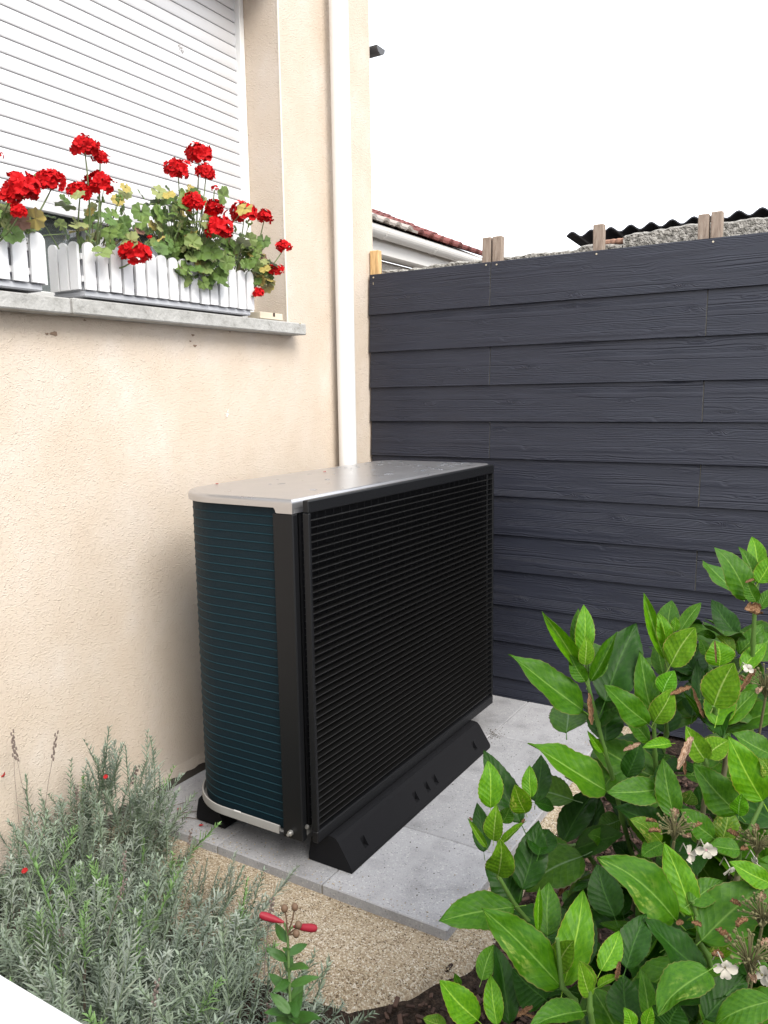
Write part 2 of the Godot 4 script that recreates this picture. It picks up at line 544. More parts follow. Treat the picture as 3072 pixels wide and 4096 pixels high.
func build_ground() -> void:
	var soil := tri_map(mat(Color.WHITE, 0.95, 0.0, 0.3), 1.4)
	soil.albedo_texture = tx.soil
	bump(soil, tx.rough, 1.2)
	var b := MB.new()
	b.box(Vector3(-60, -0.6, -60), Vector3(60, -0.052, 60))
	part("ground", b.mesh(), soil, self).set_meta("kind", "structure")

	# the strip of sandy gravel round the paving, a low uneven sheet
	var gm := tri_map(mat(Color.WHITE, 0.92, 0.0, 0.3), 3.6)
	gm.albedo_texture = tx.gravel
	bump(gm, tx.gravel_h, 0.16)
	var out := PackedVector2Array([Vector2(-2.12, -1.70)])
	var fz := noise(FastNoiseLite.TYPE_SIMPLEX_SMOOTH, 4.0, 51, 3)
	# the near edge from the wall to the corner, then the far strip's outer edge to the fence
	var near_edge := [Vector2(-2.12, -1.46), Vector2(-1.85, -1.48), Vector2(-1.6, -1.40), Vector2(-1.35, -1.35), Vector2(-1.1, -1.34), Vector2(-0.98, -1.37), Vector2(-0.88, -1.48), Vector2(-0.80, -1.64), Vector2(-0.77, -1.8), Vector2(-0.78, -2.1), Vector2(-0.81, -2.35), Vector2(-0.78, -2.55), Vector2(-0.78, -3.0), Vector2(-0.74, -3.33)]
	var ring: Array[Vector2] = []
	for i in near_edge.size() - 1:
		for k in 8:
			var q: Vector2 = near_edge[i].lerp(near_edge[i + 1], k / 8.0)
			ring.append(q + Vector2(fz.get_noise_2d(q.x, q.y), fz.get_noise_2d(q.x + 9.0, q.y)) * 0.03)
	ring.append(near_edge[-1])
	var inner := [Vector2(-2.125, -1.74), Vector2(-0.90, -1.74), Vector2(-0.90, -3.33)]
	var mb := MB.new()
	var fh := noise(FastNoiseLite.TYPE_SIMPLEX_SMOOTH, 3.0, 52, 3)
	for i in ring.size() - 1:
		var rows := []
		for e in [ring[i], ring[i + 1]]:
			var row := []
			var q: Vector2 = e
			var to := Vector2(q.x, -1.74) if q.x < -0.9 and q.y > -1.74 else Vector2(-0.90, minf(q.y, -1.74))
			for k in 7:
				var s := q.lerp(to, k / 6.0)
				var y := -0.030 + 0.004 * fh.get_noise_2d(s.x, s.y) - 0.035 * pow(1.0 - k / 6.0, 6.0)
				row.append(Vector3(s.x, y, s.y))
			rows.append(row)
		mb.grid(rows, false)
	part("gravel_strip", mb.mesh(), gm, self).set_meta("kind", "structure")

	# loose grains on it
	var peb := MB.new()
	peb.blob(Vector3.ZERO, Vector3(1, 0.6, 0.8), 3, 5)
	var pm := peb.mesh()
	var stone := mat(Color.WHITE, 0.9, 0.0, 0.3)
	stone.vertex_color_use_as_albedo = true
	var places := []
	var tints := []
	for i in 15000:
		var q: Vector2
		if rng.randf() < 0.72:
			q = Vector2(rnd(-2.12, -0.80), rnd(-1.715, -1.38))
			if q.x > -0.98 and q.y > -1.42 - (q.x + 0.98) * 1.2 + 0.03:
				continue
		else:
			q = Vector2(rnd(-0.876, -0.80), rnd(-3.32, -1.72))
		var s := rnd(0.0009, 0.0024) * (1.7 if rng.randf() < 0.05 else 1.0)
		places.append(Transform3D(Basis.from_euler(Vector3(rnd(0, TAU), rnd(0, TAU), 0)) * Basis.from_scale(Vector3(s, s, s)), Vector3(q.x, -0.031 + s * 0.2, q.y)))
		var t := rng.randf()
		tints.append(Color(0.10, 0.07, 0.045) if t < 0.05 else Color(0.60, 0.55, 0.45) if t < 0.28 else Color(0.45, 0.36, 0.24) * rnd(0.7, 1.1))
	for i in 260:
		var q := Vector2(rnd(-2.08, -0.9), -1.72 - absf(rng.randfn()) * 0.035) if i % 3 else Vector2(-0.887 - absf(rng.randfn()) * 0.03, rnd(-3.2, -1.73))
		var s := rnd(0.001, 0.0024)
		places.append(Transform3D(Basis.from_euler(Vector3(rnd(0, TAU), rnd(0, TAU), 0)) * Basis.from_scale(Vector3(s, s, s)), Vector3(q.x, s * 0.4 + 0.001, q.y)))
		tints.append(Color(0.45, 0.36, 0.24) * rnd(0.7, 1.1))
	swarm("gravel", pm, stone, self, places, tints)
	tag(get_child(get_child_count() - 1), "loose sandy grains strewn over the gravel strip beside the paving", "gravel")

	# bark mulch under the plants
	var chip := MB.new()
	chip.box(Vector3(-1, -0.22, -0.45), Vector3(1, 0.22, 0.45), 0.12)
	var bark := mat(Color.WHITE, 0.85, 0.0, 0.4)
	bark.vertex_color_use_as_albedo = true
	places = []
	tints = []
	for i in 8500:
		var q: Vector2
		if rng.randf() < 0.55:
			q = Vector2(rnd(-0.84, 0.4), rnd(-3.2, -1.2))
		else:
			q = Vector2(rnd(-2.1, -0.2), rnd(-1.48, -0.7))
		if q.x < -0.9 and q.y < -1.36 or q.x < -0.78 and q.y < -1.5 and rng.randf() < 0.85:
			continue
		var s := rnd(0.005, 0.013)
		places.append(Transform3D(Basis.from_euler(Vector3(rnd(-0.5, 0.5), rnd(0, TAU), rnd(-0.5, 0.5))) * Basis.from_scale(Vector3(s, s, s)), Vector3(q.x, -0.046 + rnd(0.0, 0.016), q.y)))
		tints.append(Color(0.055, 0.032, 0.024) * rnd(0.4, 1.7))
	swarm("bark_mulch", chip.mesh(), bark, self, places, tints)
	tag(get_child(get_child_count() - 1), "dark brown bark mulch spread under the hydrangea and lavender", "mulch")

	# paving slabs
	var pv := Node3D.new()
	place(pv, "pavement", self)
	pv.set_meta("kind", "structure")
	var mats := []
	for k in 3:
		var m := tri_map(mat(Color(1, 1, 1) * [0.97, 1.0, 0.94][k], 0.9, 0.0, 0.35), 2.2)
		m.albedo_texture = tx.paving
		m.detail_enabled = true
		m.detail_albedo = tx.stain
		m.detail_blend_mode = BaseMaterial3D.BLEND_MODE_MUL
		bump(m, tx.fine, 0.09)
		mats.append(m)
	var xs := [-2.098, -1.690, -1.286, -0.882]
	var zs := [-1.716, -2.110, -2.508, -2.906, -3.318]
	for i in 3:
		for j in 4:
			var lo := Vector3(xs[i] + 0.0015, -0.05, zs[j + 1] + 0.0015)
			var hi := Vector3(xs[i + 1] - 0.0015, rnd(-0.0012, 0.0012), zs[j] - 0.0015)
			part("paving_slab", boxm(lo, hi, 0.003), mats[(i * 2 + j) % 3], pv)
	var jm := mat(lin(0.2, 0.19, 0.17), 0.95)
	part("joint_sand", boxm(Vector3(-2.095, -0.049, -3.316), Vector3(-0.885, -0.006, -1.719)), jm, pv)


# ---------------------------------------------------------------- the house

func build_house() -> void:
	var h := thing("house", "house with cream rough render, a roller shutter and a white drainpipe", "house", Vector3(WALL, 0, -1.8))
	var o := -h.position
	var T := Transform3D(Basis.IDENTITY, o)
	var render := tri_map(mat(Color.WHITE, 0.93, 0.0, 0.25), 1.0)
	render.albedo_texture = tx.blotch
	render.uv1_scale = Vector3.ONE * 0.55
	bump(render, tx.render_h, 0.2)
	# the relief is much finer than the blotches, so the blotches go on as detail
	render.albedo_texture = null
	render.uv1_scale = Vector3.ONE * 1.5
	render.albedo_color = Color.WHITE
	render.detail_enabled = true
	render.detail_albedo = tx.blotch
	render.detail_blend_mode = BaseMaterial3D.BLEND_MODE_MUL
	render.detail_uv_layer = BaseMaterial3D.DETAIL_UV_2
	render.uv2_triplanar = true
	render.uv2_world_triplanar = true
	render.uv2_scale = Vector3(0.55, 0.42, 0.55)
	var z0 := -3.393
	var z1 := 2.2
	var w0 := -2.717
	var w1 := -0.85
	var s := 1.64
	var top := 3.02
	var eave := 3.5
	var b := MB.new()
	b.box(Vector3(-2.48, -0.3, z0), Vector3(WALL, s, z1))
	b.box(Vector3(-2.48, s, z0), Vector3(WALL, eave, w0))
	b.box(Vector3(-2.48, s, w1), Vector3(WALL, eave, z1))
	b.box(Vector3(-2.48, top, w0), Vector3(WALL, eave, w1))
	part("wall", b.mesh(), render, h, T)
	# the other walls, floor and roof, so that the room behind the window is dark
	var c := MB.new()
	c.box(Vector3(-7.5, -0.3, z0), Vector3(-2.48, eave, z0 + 0.3))
	c.box(Vector3(-7.5, -0.3, z1 - 0.3), Vector3(-2.48, eave, z1))
	c.box(Vector3(-7.8, -0.3, z0), Vector3(-7.5, eave, z1))
	part("wall", c.mesh(), render, h, T)
	part("floor", boxm(Vector3(-7.5, 0.5, z0 + 0.3), Vector3(-2.48, 0.6, z1 - 0.3)), mat(lin(0.25, 0.2, 0.15)), h, T)
	var rf := MB.new()
	rf.box(Vector3(-7.9, eave, z0 - 0.02), Vector3(WALL + 0.03, eave + 0.2, z1))
	part("roof", rf.mesh(), mat(lin(0.16, 0.09, 0.07), 0.9), h, T)
	# corner beads of white plastic on the reveal
	var white := mat(lin(0.80, 0.80, 0.79), 0.45)
	var cream := mat(lin(0.80, 0.74, 0.64), 0.6)
	part("corner_bead", boxm(Vector3(WALL - 0.004, s + 0.05, w0 - 0.0025), Vector3(WALL + 0.0025, top, w0 + 0.0025), 0.001), cream, h, T)
	# window sill of two concrete pieces
	var con := tri_map(mat(Color.WHITE, 0.9, 0.0, 0.3), 1.6)
	con.albedo_texture = tx.concrete
	bump(con, tx.rough, 0.22)
	var lichen := [mat(lin(0.20, 0.18, 0.09), 0.95), mat(lin(0.14, 0.14, 0.10), 0.95), mat(lin(0.30, 0.27, 0.15), 0.95)]
	var sill := Node3D.new()
	place(sill, "window_sill", h)
	sill.transform = T
	var k1 := MB.new()
	k1.box(Vector3(WALL, s, -2.744), Vector3(-2.053, 1.686, -1.603), 0.004)
	k1.box(Vector3(-2.36, s + 0.001, -2.715), Vector3(WALL - 0.0005, 1.691, -1.603), 0.001)
	part("sill_stone", k1.mesh(), con, sill)
	var k2 := MB.new()
	k2.box(Vector3(WALL, s - 0.002, -1.596), Vector3(-2.054, 1.684, -0.80), 0.004)
	k2.box(Vector3(-2.36, s + 0.001, -1.596), Vector3(WALL - 0.0005, 1.690, -0.852), 0.001)
	part("sill_stone", k2.mesh(), con, sill)
	for i in 26:
		var lq := Vector3(-2.0527, rnd(1.645, 1.683), -2.742 + absf(rng.randfn()) * 0.06)
		var lr := rnd(0.002, 0.006)
		var lc := MB.new()
		for k in 7:
			lc.tri_out(lq, lq + Vector3(-0.0008, sin(TAU * k / 7.0) * lr * (0.7 + 0.3 * sin(k * 4.0 + i)), cos(TAU * k / 7.0) * lr), lq + Vector3(-0.0008, sin(TAU * (k + 1) / 7.0) * lr * (0.7 + 0.3 * sin((k + 1) % 7 * 4.0 + i)), cos(TAU * (k + 1) / 7.0) * lr), lq - Vector3(1, 0, 0))
		part("lichen_spot", lc.mesh(), lichen[i % 3], sill)
	part("sill_joint", boxm(Vector3(-2.3, s + 0.002, -1.604), Vector3(-2.062, 1.682, -1.595)), mat(lin(0.3, 0.29, 0.28)), sill)
	# roller shutter
	var sh := Node3D.new()
	place(sh, "roller_shutter", h)
	sh.transform = T
	var slat_m := mat(lin(0.63, 0.63, 0.645), 0.38)
	var prof := PackedVector2Array()
	# across (x) and up (y) over one slat, bowed towards the garden, with a stepped lip below
	prof.append_array([Vector2(-0.004, 0.0), Vector2(0.0045, 0.0), Vector2(0.0060, 0.003), Vector2(0.0072, 0.010), Vector2(0.0080, 0.020), Vector2(0.0074, 0.030), Vector2(0.0052, 0.038), Vector2(0.0044, 0.039), Vector2(0.0026, 0.0432), Vector2(-0.004, 0.0432)])
	var sm := MB.new()
	sm.prism(prof, func(q: Vector2, d: float): return Vector3(q.x, q.y, d), -2.702, -0.87)
	var slat_mesh := sm.mesh()
	var y := 2.016
	while y < 3.0:
		part("slat", slat_mesh, slat_m, sh, Transform3D(Basis.IDENTITY, Vector3(-2.336, y, 0)))
		y += 0.0461
	part("bottom_rail", boxm(Vector3(-2.345, 1.988, -2.702), Vector3(-2.327, 2.0145, -0.87), 0.003), slat_m, sh)
	part("hinge_strip", boxm(Vector3(-2.343, 2.0145, -2.70), Vector3(-2.3375, 3.02, -0.872)), mat(lin(0.34, 0.34, 0.35), 0.6), sh)
	part("guide_rail", boxm(Vector3(-2.352, 1.70, -2.716), Vector3(-2.305, 3.02, -2.690), 0.002), white, sh)
	part("guide_rail", boxm(Vector3(-2.352, 1.70, -0.876), Vector3(-2.305, 3.02, -0.851), 0.002), white, sh)
	# a scuffed patch on the shutter where the paint has flaked
	var sc := MB.new()
	for i in 16:
		var q := Vector3(-2.3272, 2.690 + rnd(-0.020, 0.028), -2.376 + rnd(-0.012, 0.012))
		var r := rnd(0.002, 0.005)
		var a0 := rnd(0, TAU)
		sc.tri_out(q + Vector3(0, sin(a0), cos(a0)) * r, q + Vector3(0, sin(a0 + 2), cos(a0 + 2)) * r, q + Vector3(0, sin(a0 + 4), cos(a0 + 4)) * r * 1.4, q - Vector3(1, 0, 0))
	part("scuff_mark", sc.mesh(), mat(lin(0.28, 0.26, 0.25), 0.8), sh, Transform3D.IDENTITY)
	# window behind the shutter
	var win := Node3D.new()
	place(win, "window", h)
	win.transform = T
	var fr := MB.new()
	fr.box(Vector3(-2.44, 1.692, w0 + 0.001), Vector3(-2.385, 1.745, w1 - 0.001), 0.003)
	fr.box(Vector3(-2.44, 2.95, w0 + 0.001), Vector3(-2.385, 3.019, w1 - 0.001), 0.003)
	for zc in [[-2.716, -2.655], [-2.02, -1.955], [-0.915, -0.852]]:
		fr.box(Vector3(-2.438, 1.745, zc[0]), Vector3(-2.383, 2.95, zc[1]), 0.003)
	part("frame", fr.mesh(), white, win)
	var glass := mat(Color(0.9, 0.95, 0.95, 0.1), 0.03)
	glass.transparency = BaseMaterial3D.TRANSPARENCY_ALPHA
	part("pane", boxm(Vector3(-2.42, 1.74, -2.66), Vector3(-2.414, 2.955, -2.015)), glass, win)
	part("pane", boxm(Vector3(-2.42, 1.74, -1.96), Vector3(-2.414, 2.955, -0.91)), glass, win)
	part("blind", boxm(Vector3(-2.475, 1.60, w0 - 0.05), Vector3(-2.462, 3.05, w1 + 0.05)), mat(lin(0.02, 0.02, 0.025), 0.9), win)
	# drainpipe
	var dp := Node3D.new()
	place(dp, "drainpipe", h)
	dp.transform = T
	var pvc := mat(lin(0.80, 0.79, 0.77), 0.35)
	pvc.clearcoat_enabled = true
	pvc.clearcoat = 0.3
	var pp := MB.new()
	pp.tube([Vector3(-2.066, -0.02, -3.05), Vector3(-2.066, 1.6, -3.05), Vector3(-2.066, 3.46, -3.05)], [0.041, 0.041, 0.041], 28)
	part("pipe", pp.mesh(), pvc, dp)
	for yy in [0.7, 3.38]:
		var br := MB.new()
		br.tube([Vector3(-2.066, yy, -3.05), Vector3(-2.066, yy + 0.025, -3.05)], [0.0435, 0.0435], 28)
		br.box(Vector3(WALL, yy + 0.005, -3.06), Vector3(-2.09, yy + 0.02, -3.04))
		part("bracket", br.mesh(), pvc, dp)
	# dark gutter end showing past the house corner
	var gm := MB.new()
	var gp := PackedVector2Array()
	for i in 13:
		var a := PI + PI * i / 12.0
		gp.append(Vector2(cos(a) * 0.037, sin(a) * 0.033))
	gm.prism(gp, func(q: Vector2, d: float): return Vector3(d, 3.0 + q.y, -3.447 - q.x), -5.5, -2.100)
	part("gutter", gm.mesh(), mat(lin(0.07, 0.07, 0.075), 0.5), h, T)
	# marks on the render under the sill
	var dirt := mat(lin(0.24, 0.165, 0.115), 0.9)
	for spot in [[1.585, -1.586, 0.020], [1.583, -1.562, 0.009], [1.612, -2.164, 0.012], [1.590, -2.150, 0.008], [1.575, -2.172, 0.013], [1.632, -1.70, 0.008], [1.635, -2.36, 0.007]]:
		var st := MB.new()
		var cen := Vector3(WALL + 0.0035, spot[0], spot[1])
		for i in 11:
			var a0 := TAU * i / 11.0
			var a1 := TAU * (i + 1) / 11.0
			var r0: float = spot[2] * 0.8 * (0.45 + 0.55 * absf(sin(i * 2.3 + spot[1] * 9.0)))
			var r1: float = spot[2] * 0.8 * (0.45 + 0.55 * absf(sin(((i + 1) % 11) * 2.3 + spot[1] * 9.0)))
			st.tri_out(cen, cen + Vector3(-0.0012, sin(a0) * 0.5, cos(a0)) * Vector3(1, r0, r0), cen + Vector3(-0.0012, sin(a1) * 0.5, cos(a1)) * Vector3(1, r1, r1), cen - Vector3(1, 0, 0))
		part("dirt_mark", st.mesh(), dirt, h, T)
	var wm := MB.new()
	for i in 9:
		var q := Vector3(WALL + 0.0034, 1.333 + rng.randfn() * 0.008, -2.323 + rng.randfn() * 0.006)
		var r := rnd(0.002, 0.006)
		var a0 := rnd(0, TAU)
		wm.tri_out(q + Vector3(0, sin(a0), cos(a0)) * r, q + Vector3(0, sin(a0 + 2), cos(a0 + 2)) * r, q + Vector3(0, sin(a0 + 4), cos(a0 + 4)) * r, q - Vector3(1, 0, 0))
	part("chipped_mark", wm.mesh(), mat(lin(0.85, 0.84, 0.82), 0.9), h, T)
	# ragged lower edge of the render, a few mm proud of the plinth
	var lip := MB.new()
	var fz := noise(FastNoiseLite.TYPE_SIMPLEX_SMOOTH, 14.0, 61, 3)
	var zz := -3.30
	while zz < -1.0:
		var y0 := 0.012 + 0.014 * fz.get_noise_1d(zz)
		var y1 := 0.012 + 0.014 * fz.get_noise_1d(zz + 0.02)
		lip.quad_out(Vector3(WALL + 0.001, 0.05, zz), Vector3(WALL + 0.008, y0, zz), Vector3(WALL + 0.008, y1, zz + 0.02), Vector3(WALL + 0.001, 0.05, zz + 0.02), Vector3(WALL - 1, 0.05, zz))
		zz += 0.02
	part("render_lip", lip.mesh(), render, h, T)
	part("plinth", boxm(Vector3(WALL, -0.2, -3.30), Vector3(WALL + 0.003, 0.012, 2.1)), mat(lin(0.12, 0.105, 0.09), 0.95), h, T)


# ---------------------------------------------------------------- fence

func build_fence() -> void:
	var f := thing("fence", "dark slate-grey fence of overlapping wood-grain boards on timber battens", "fence", Vector3(-0.2, 0, FENCE))
	var o := -f.position
	var bm := mat(Color.WHITE, 0.46, 0.0, 0.42)
	bm.albedo_texture = tx.board_c
	bm.uv1_scale = Vector3(0.55, 5.0, 1.0)
	bump(bm, tx.board_h, 0.23)
	var edges := [1.958, 1.769, 1.594, 1.426, 1.265, 1.0997, 0.9322, 0.757, 0.592, 0.431, 0.260, 0.087, -0.034]
	for i in 12:
		var cuts: Array = [-2.122, -1.492, 2.108] if i % 2 == 0 else [-2.122, -0.592, 1.7, 2.1]
		var lower: float = edges[i + 1]
		var upper: float = edges[i] + (0.024 if i > 0 else 0.0)
		for k in cuts.size() - 1:
			var len: float = cuts[k + 1] - cuts[k] - 0.003
			var hgt := upper - lower
			var mb := MB.new()
			var lx := -len / 2.0
			mb.box(Vector3(lx, 0, -0.010), Vector3(-lx, hgt, 0.0), 0.0016, Transform3D.IDENTITY, Vector2(rnd(0, 1.8), i * 0.037 + rnd(0, 0.2)))
			# each board leans: its foot rides over the board below
			var lean := 0.012 / hgt
			var t := Transform3D(Basis(Vector3.RIGHT, -lean), Vector3((cuts[k] + cuts[k + 1]) / 2.0, lower, FENCE + rnd(-0.0006, 0.0006)) + o)
			part("board", mb.mesh(), bm, f, t)
	# cut edges showing pale in the butt joints
	var raw := mat(lin(0.19, 0.175, 0.14), 0.9)
	for i in 12:
		var x := -1.492 if i % 2 == 0 else -0.592
		var t := Transform3D(Basis(Vector3.RIGHT, -0.07), Vector3(x, edges[i + 1] + 0.002, FENCE - 0.0042) + o)
		part("joint_edge", boxm(Vector3(-0.0019, 0, -0.004), Vector3(0.0019, edges[i] - edges[i + 1] - 0.004, 0.0)), raw, f, t)
	var tm := tri_map(mat(Color.WHITE, 0.85, 0.0, 0.3), 3.0)
	tm.albedo_texture = tx.timber
	tm.uv1_scale = Vector3(9.0, 1.2, 9.0)
	bump(tm, tx.rough, 0.1)
	var light := tri_map(mat(Color(1.35, 1.25, 1.0), 0.8, 0.0, 0.3), 3.0)
	light.albedo_texture = tx.timber
	light.uv1_scale = Vector3(9.0, 1.2, 9.0)
	var bat := [[-2.125, -2.078, 2.070], [-1.541, -1.500, 2.066], [-1.492, -1.449, 2.066], [-1.046, -1.003, 2.063], [-0.640, -0.600, 2.052], [-0.594, -0.553, 2.056], [0.0, 0.045, 2.06], [0.6, 0.645, 2.06], [1.2, 1.245, 2.06], [2.04, 2.085, 2.06]]
	for k in bat.size():
		var q: Array = bat[k]
		var lean_b := Basis(Vector3.BACK, rnd(-0.012, 0.012))
		var tilt := Transform3D(lean_b, Vector3((q[0] + q[1]) / 2.0, 1.95, FENCE - 0.026) + o - lean_b * Vector3(0, 1.95, 0))
		if k == 0:
			tilt = Transform3D(Basis.IDENTITY, Vector3((q[0] + q[1]) / 2.0, 0, FENCE - 0.026) + o)
		part("batten", boxm(Vector3(-(q[1] - q[0]) / 2.0, -0.05, -0.034), Vector3((q[1] - q[0]) / 2.0, q[2], 0), 0.003), light if k == 0 else tm, f, tilt)
	var sm := MB.new()
	sm.tube([Vector3(0, 0, -0.004), Vector3(0, 0, 0.0012)], [0.0042, 0.0036], 10)
	var scr := mat(lin(0.62, 0.55, 0.42), 0.4, 0.6)
	var screw := sm.mesh()
	for x in [-2.096, -1.513, -1.463, -1.025, -0.58]:
		part("screw", screw, scr, f, Transform3D(Basis.IDENTITY, Vector3(x, 1.943 if x != -1.513 else 1.946, FENCE + 0.0005 - 0.012 + 0.0015) + o))
	part("nail_mark", boxm(Vector3(-0.001, -0.006, 0), Vector3(0.001, 0.006, 0.0012)), scr, f, Transform3D(Basis.IDENTITY, Vector3(-2.096, 1.915, FENCE - 0.0085) + o))


# ---------------------------------------------------------------- what stands behind the fence

func build_behind() -> void:
	var old := tri_map(mat(Color.WHITE, 0.95, 0.0, 0.2), 1.5)
	old.albedo_texture = tx.old_concrete
	bump(old, tx.rough, 1.2)
	var w := thing("concrete_wall", "weathered grey concrete wall whose ragged top shows above the fence", "wall", Vector3(-0.6, 0, -3.6))
	var fz := noise(FastNoiseLite.TYPE_SIMPLEX_SMOOTH, 5.0, 71, 4, 0.6)
	for run in [[-2.9, -0.952, 1.994], [-0.948, 2.6, 2.040]]:
		var g := []
		var n := int((run[1] - run[0]) / 0.02)
		var front := []
		var topf := []
		var topb := []
		var back := []
		for i in n + 1:
			var x: float = lerpf(run[0], run[1], float(i) / n)
			var jag := 0.010 * fz.get_noise_2d(x * 3.0, 1.0) + 0.014 * fz.get_noise_2d(x * 0.8, 5.0)
			var yt: float = run[2] + jag
			if run[0] < -1.0 and x > -1.15:
				yt += 0.012
			front.append(Vector3(x + 0.6, -0.2, 0.15))
			topf.append(Vector3(x + 0.6, yt - 0.012, 0.152 + 0.006 * fz.get_noise_1d(x * 2.0)))
			topb.append(Vector3(x + 0.6, yt, 0.115))
			back.append(Vector3(x + 0.6, yt - 0.004, -0.07))
		var mb := MB.new()
		mb.grid([front, topf], true)
		mb.grid([topf, topb], true)
		mb.grid([topb, back], true)
		mb.box(Vector3(run[0] + 0.6, -0.2, -0.07), Vector3(run[1] + 0.6, run[2] - 0.02, 0.145))
		part("wall", mb.mesh(), old, w)
	# rubble bits lying on the step
	for k in 4:
		part("rubble", boxm(Vector3(-0.02, 0, -0.02), Vector3(0.02, 0.022, 0.02), 0.006), mat(lin(0.3, 0.17, 0.12), 0.95), w, Transform3D(Basis(Vector3.UP, k * 1.1), Vector3(-1.03 + k * 0.027 + 0.6, 1.999, 0.10)))

	# shed with a corrugated roof
	var s := thing("shed", "low shed roofed in dark corrugated sheet behind the concrete wall", "shed", Vector3(0.2, 0, -4.4))
	var cor := MB.new()
	var rows := []
	var rows2 := []
	for i in 2:
		var r := []
		var r2 := []
		var z: float = [-3.74, -5.3][i]
		for k in 241:
			var x := -1.29 + k * 0.0110
			var y := 2.122 + 0.012 * cos(TAU * (x + 1.29 + 0.062) / 0.0885) - i * 0.10 + 0.012 * sin(x * 1.3)
			r.append(Vector3(x - 0.2, y, z + 4.4))
			r2.append(Vector3(x - 0.2, y - 0.006, z + 4.4))
		rows.append(r)
		rows2.append(r2)
	cor.grid(rows, true)
	cor.grid(rows2, false)
	cor.grid([rows2[0], rows[0]], true)
	part("roof", cor.mesh(), mat(lin(0.035, 0.036, 0.045), 0.6), s)
	part("wall", boxm(Vector3(-1.38, -0.2, -0.85), Vector3(1.1, 1.98, -0.7)), old, s)
	part("wall", boxm(Vector3(-1.40, -0.2, -0.69), Vector3(-1.30, 1.98, 0.62)), old, s)
	for x in [-1.30, -0.2, 0.9]:
		part("rafter", boxm(Vector3(x, 1.96, -0.8), Vector3(x + 0.06, 2.01, 0.62)), mat(lin(0.12, 0.09, 0.07), 0.9), s)

	# neighbouring house: eave with white gutter and red tiles
	var h := thing("neighbour_house", "white neighbouring house with red roof tiles and a pale gutter", "house", Vector3(-4.1, 0, -7.5))
	var o := -h.position
	var T := Transform3D(Basis.IDENTITY, o)
	var wallm := tri_map(mat(lin(0.66, 0.64, 0.61), 0.9), 1.0)
	bump(wallm, tx.render_h, 0.3)
	part("wall", boxm(Vector3(-9.0, -0.3, -8.45), Vector3(-4.02, 2.62, -4.0)), wallm, h, T)
	part("plaster_panel", boxm(Vector3(-4.019, 0.5, -7.1), Vector3(-4.0, 2.6, -4.0), 0.004), wallm, h, T)
	part("plaster_panel", boxm(Vector3(-4.019, 0.5, -8.45), Vector3(-4.003, 2.6, -7.12), 0.004), wallm, h, T)
	var white := mat(lin(0.72, 0.70, 0.67), 0.5)
	part("soffit", boxm(Vector3(-4.02, 2.625, -8.5), Vector3(-3.83, 2.65, -4.0)), white, h, T)
	part("fascia", boxm(Vector3(-3.83, 2.61, -8.5), Vector3(-3.80, 2.80, -4.0)), white, h, T)
	var gm := MB.new()
	var gp := PackedVector2Array()
	for i in 13:
		var a := PI + PI * i / 12.0
		gp.append(Vector2(cos(a) * 0.068, sin(a) * 0.075))
	gp.append(Vector2(0.072, 0.008))
	for i in 13:
		var a := TAU - PI * i / 12.0
		gp.append(Vector2(cos(a) * 0.061, sin(a) * 0.066))
	gp.append(Vector2(-0.071, 0.008))
	gm.prism(gp, func(q: Vector2, d: float): return Vector3(-3.73 + q.x, 2.79 + q.y, d), -8.52, -4.0)
	part("gutter", gm.mesh(), white, h, T)
	for z in [-5.2, -6.1, -7.0, -7.9]:
		var br := MB.new()
		var bp := PackedVector2Array()
		for i in 13:
			var a := PI + PI * i / 12.0
			bp.append(Vector2(cos(a) * 0.073, sin(a) * 0.080))
		for i in 13:
			var a := TAU - PI * i / 12.0
			bp.append(Vector2(cos(a) * 0.069, sin(a) * 0.0755))
		br.prism(bp, func(q: Vector2, d: float): return Vector3(-3.73 + q.x, 2.79 + q.y, d), z - 0.012, z + 0.012)
		part("gutter_bracket", br.mesh(), white, h, T)
	# roof plane and the first rows of tiles, each a piece
	var slope := 0.42
	part("roof_deck", boxm(Vector3(-5.2, -0.06, -2.25), Vector3(0.0, -0.01, 2.25)), mat(lin(0.10, 0.07, 0.06), 0.9), h, Transform3D(Basis(Vector3.BACK, -slope), Vector3(-3.80, 2.86, -6.25) + o))
	var tile := MB.new()
	var tg := []
	var tg2 := []
	for i in 2:
		var r := []
		var r2 := []
		for k in 13:
			var u := k / 12.0
			var y := 0.034 * pow(maxf(0.0, sin(PI * minf(u / 0.62, 1.0))), 0.8) + (0.010 if u > 0.62 else 0.0)
			r.append(Vector3(-0.36 * i, y + 0.025 - 0.02 * i, -0.21 * u))
			r2.append(Vector3(-0.36 * i, y + 0.003 - 0.02 * i, -0.21 * u))
		tg.append(r)
		tg2.append(r2)
	tile.grid(tg, true)
	tile.grid(tg2, false)
	tile.grid([tg2[0], tg[0]], false)
	var tile_mesh := tile.mesh()
	var reds := []
	for c in [lin(0.15, 0.035, 0.028), lin(0.12, 0.03, 0.025), lin(0.19, 0.055, 0.045), lin(0.42, 0.39, 0.36), lin(0.34, 0.30, 0.27)]:
		var m := tri_map(mat(c, 0.85), 3.0, false)
		bump(m, tx.rough, 0.2)
		reds.append(m)
	var rb := Basis(Vector3.BACK, -slope)
	for row in 9:
		for k in 21:
			var z := -4.08 - k * 0.205
			var at := Vector3(-3.80, 2.87, z) + rb * Vector3(0.05 - row * 0.33, 0.002, 0)
			var pale := z > -6.6 + rnd(-0.15, 0.15)
			part("roof_tile", tile_mesh, reds[3 + rng.randi() % 2] if pale else reds[rng.randi() % 3], h, Transform3D(rb * Basis(Vector3.UP, rnd(-0.02, 0.02)), at + o))


# ---------------------------------------------------------------- heat pump

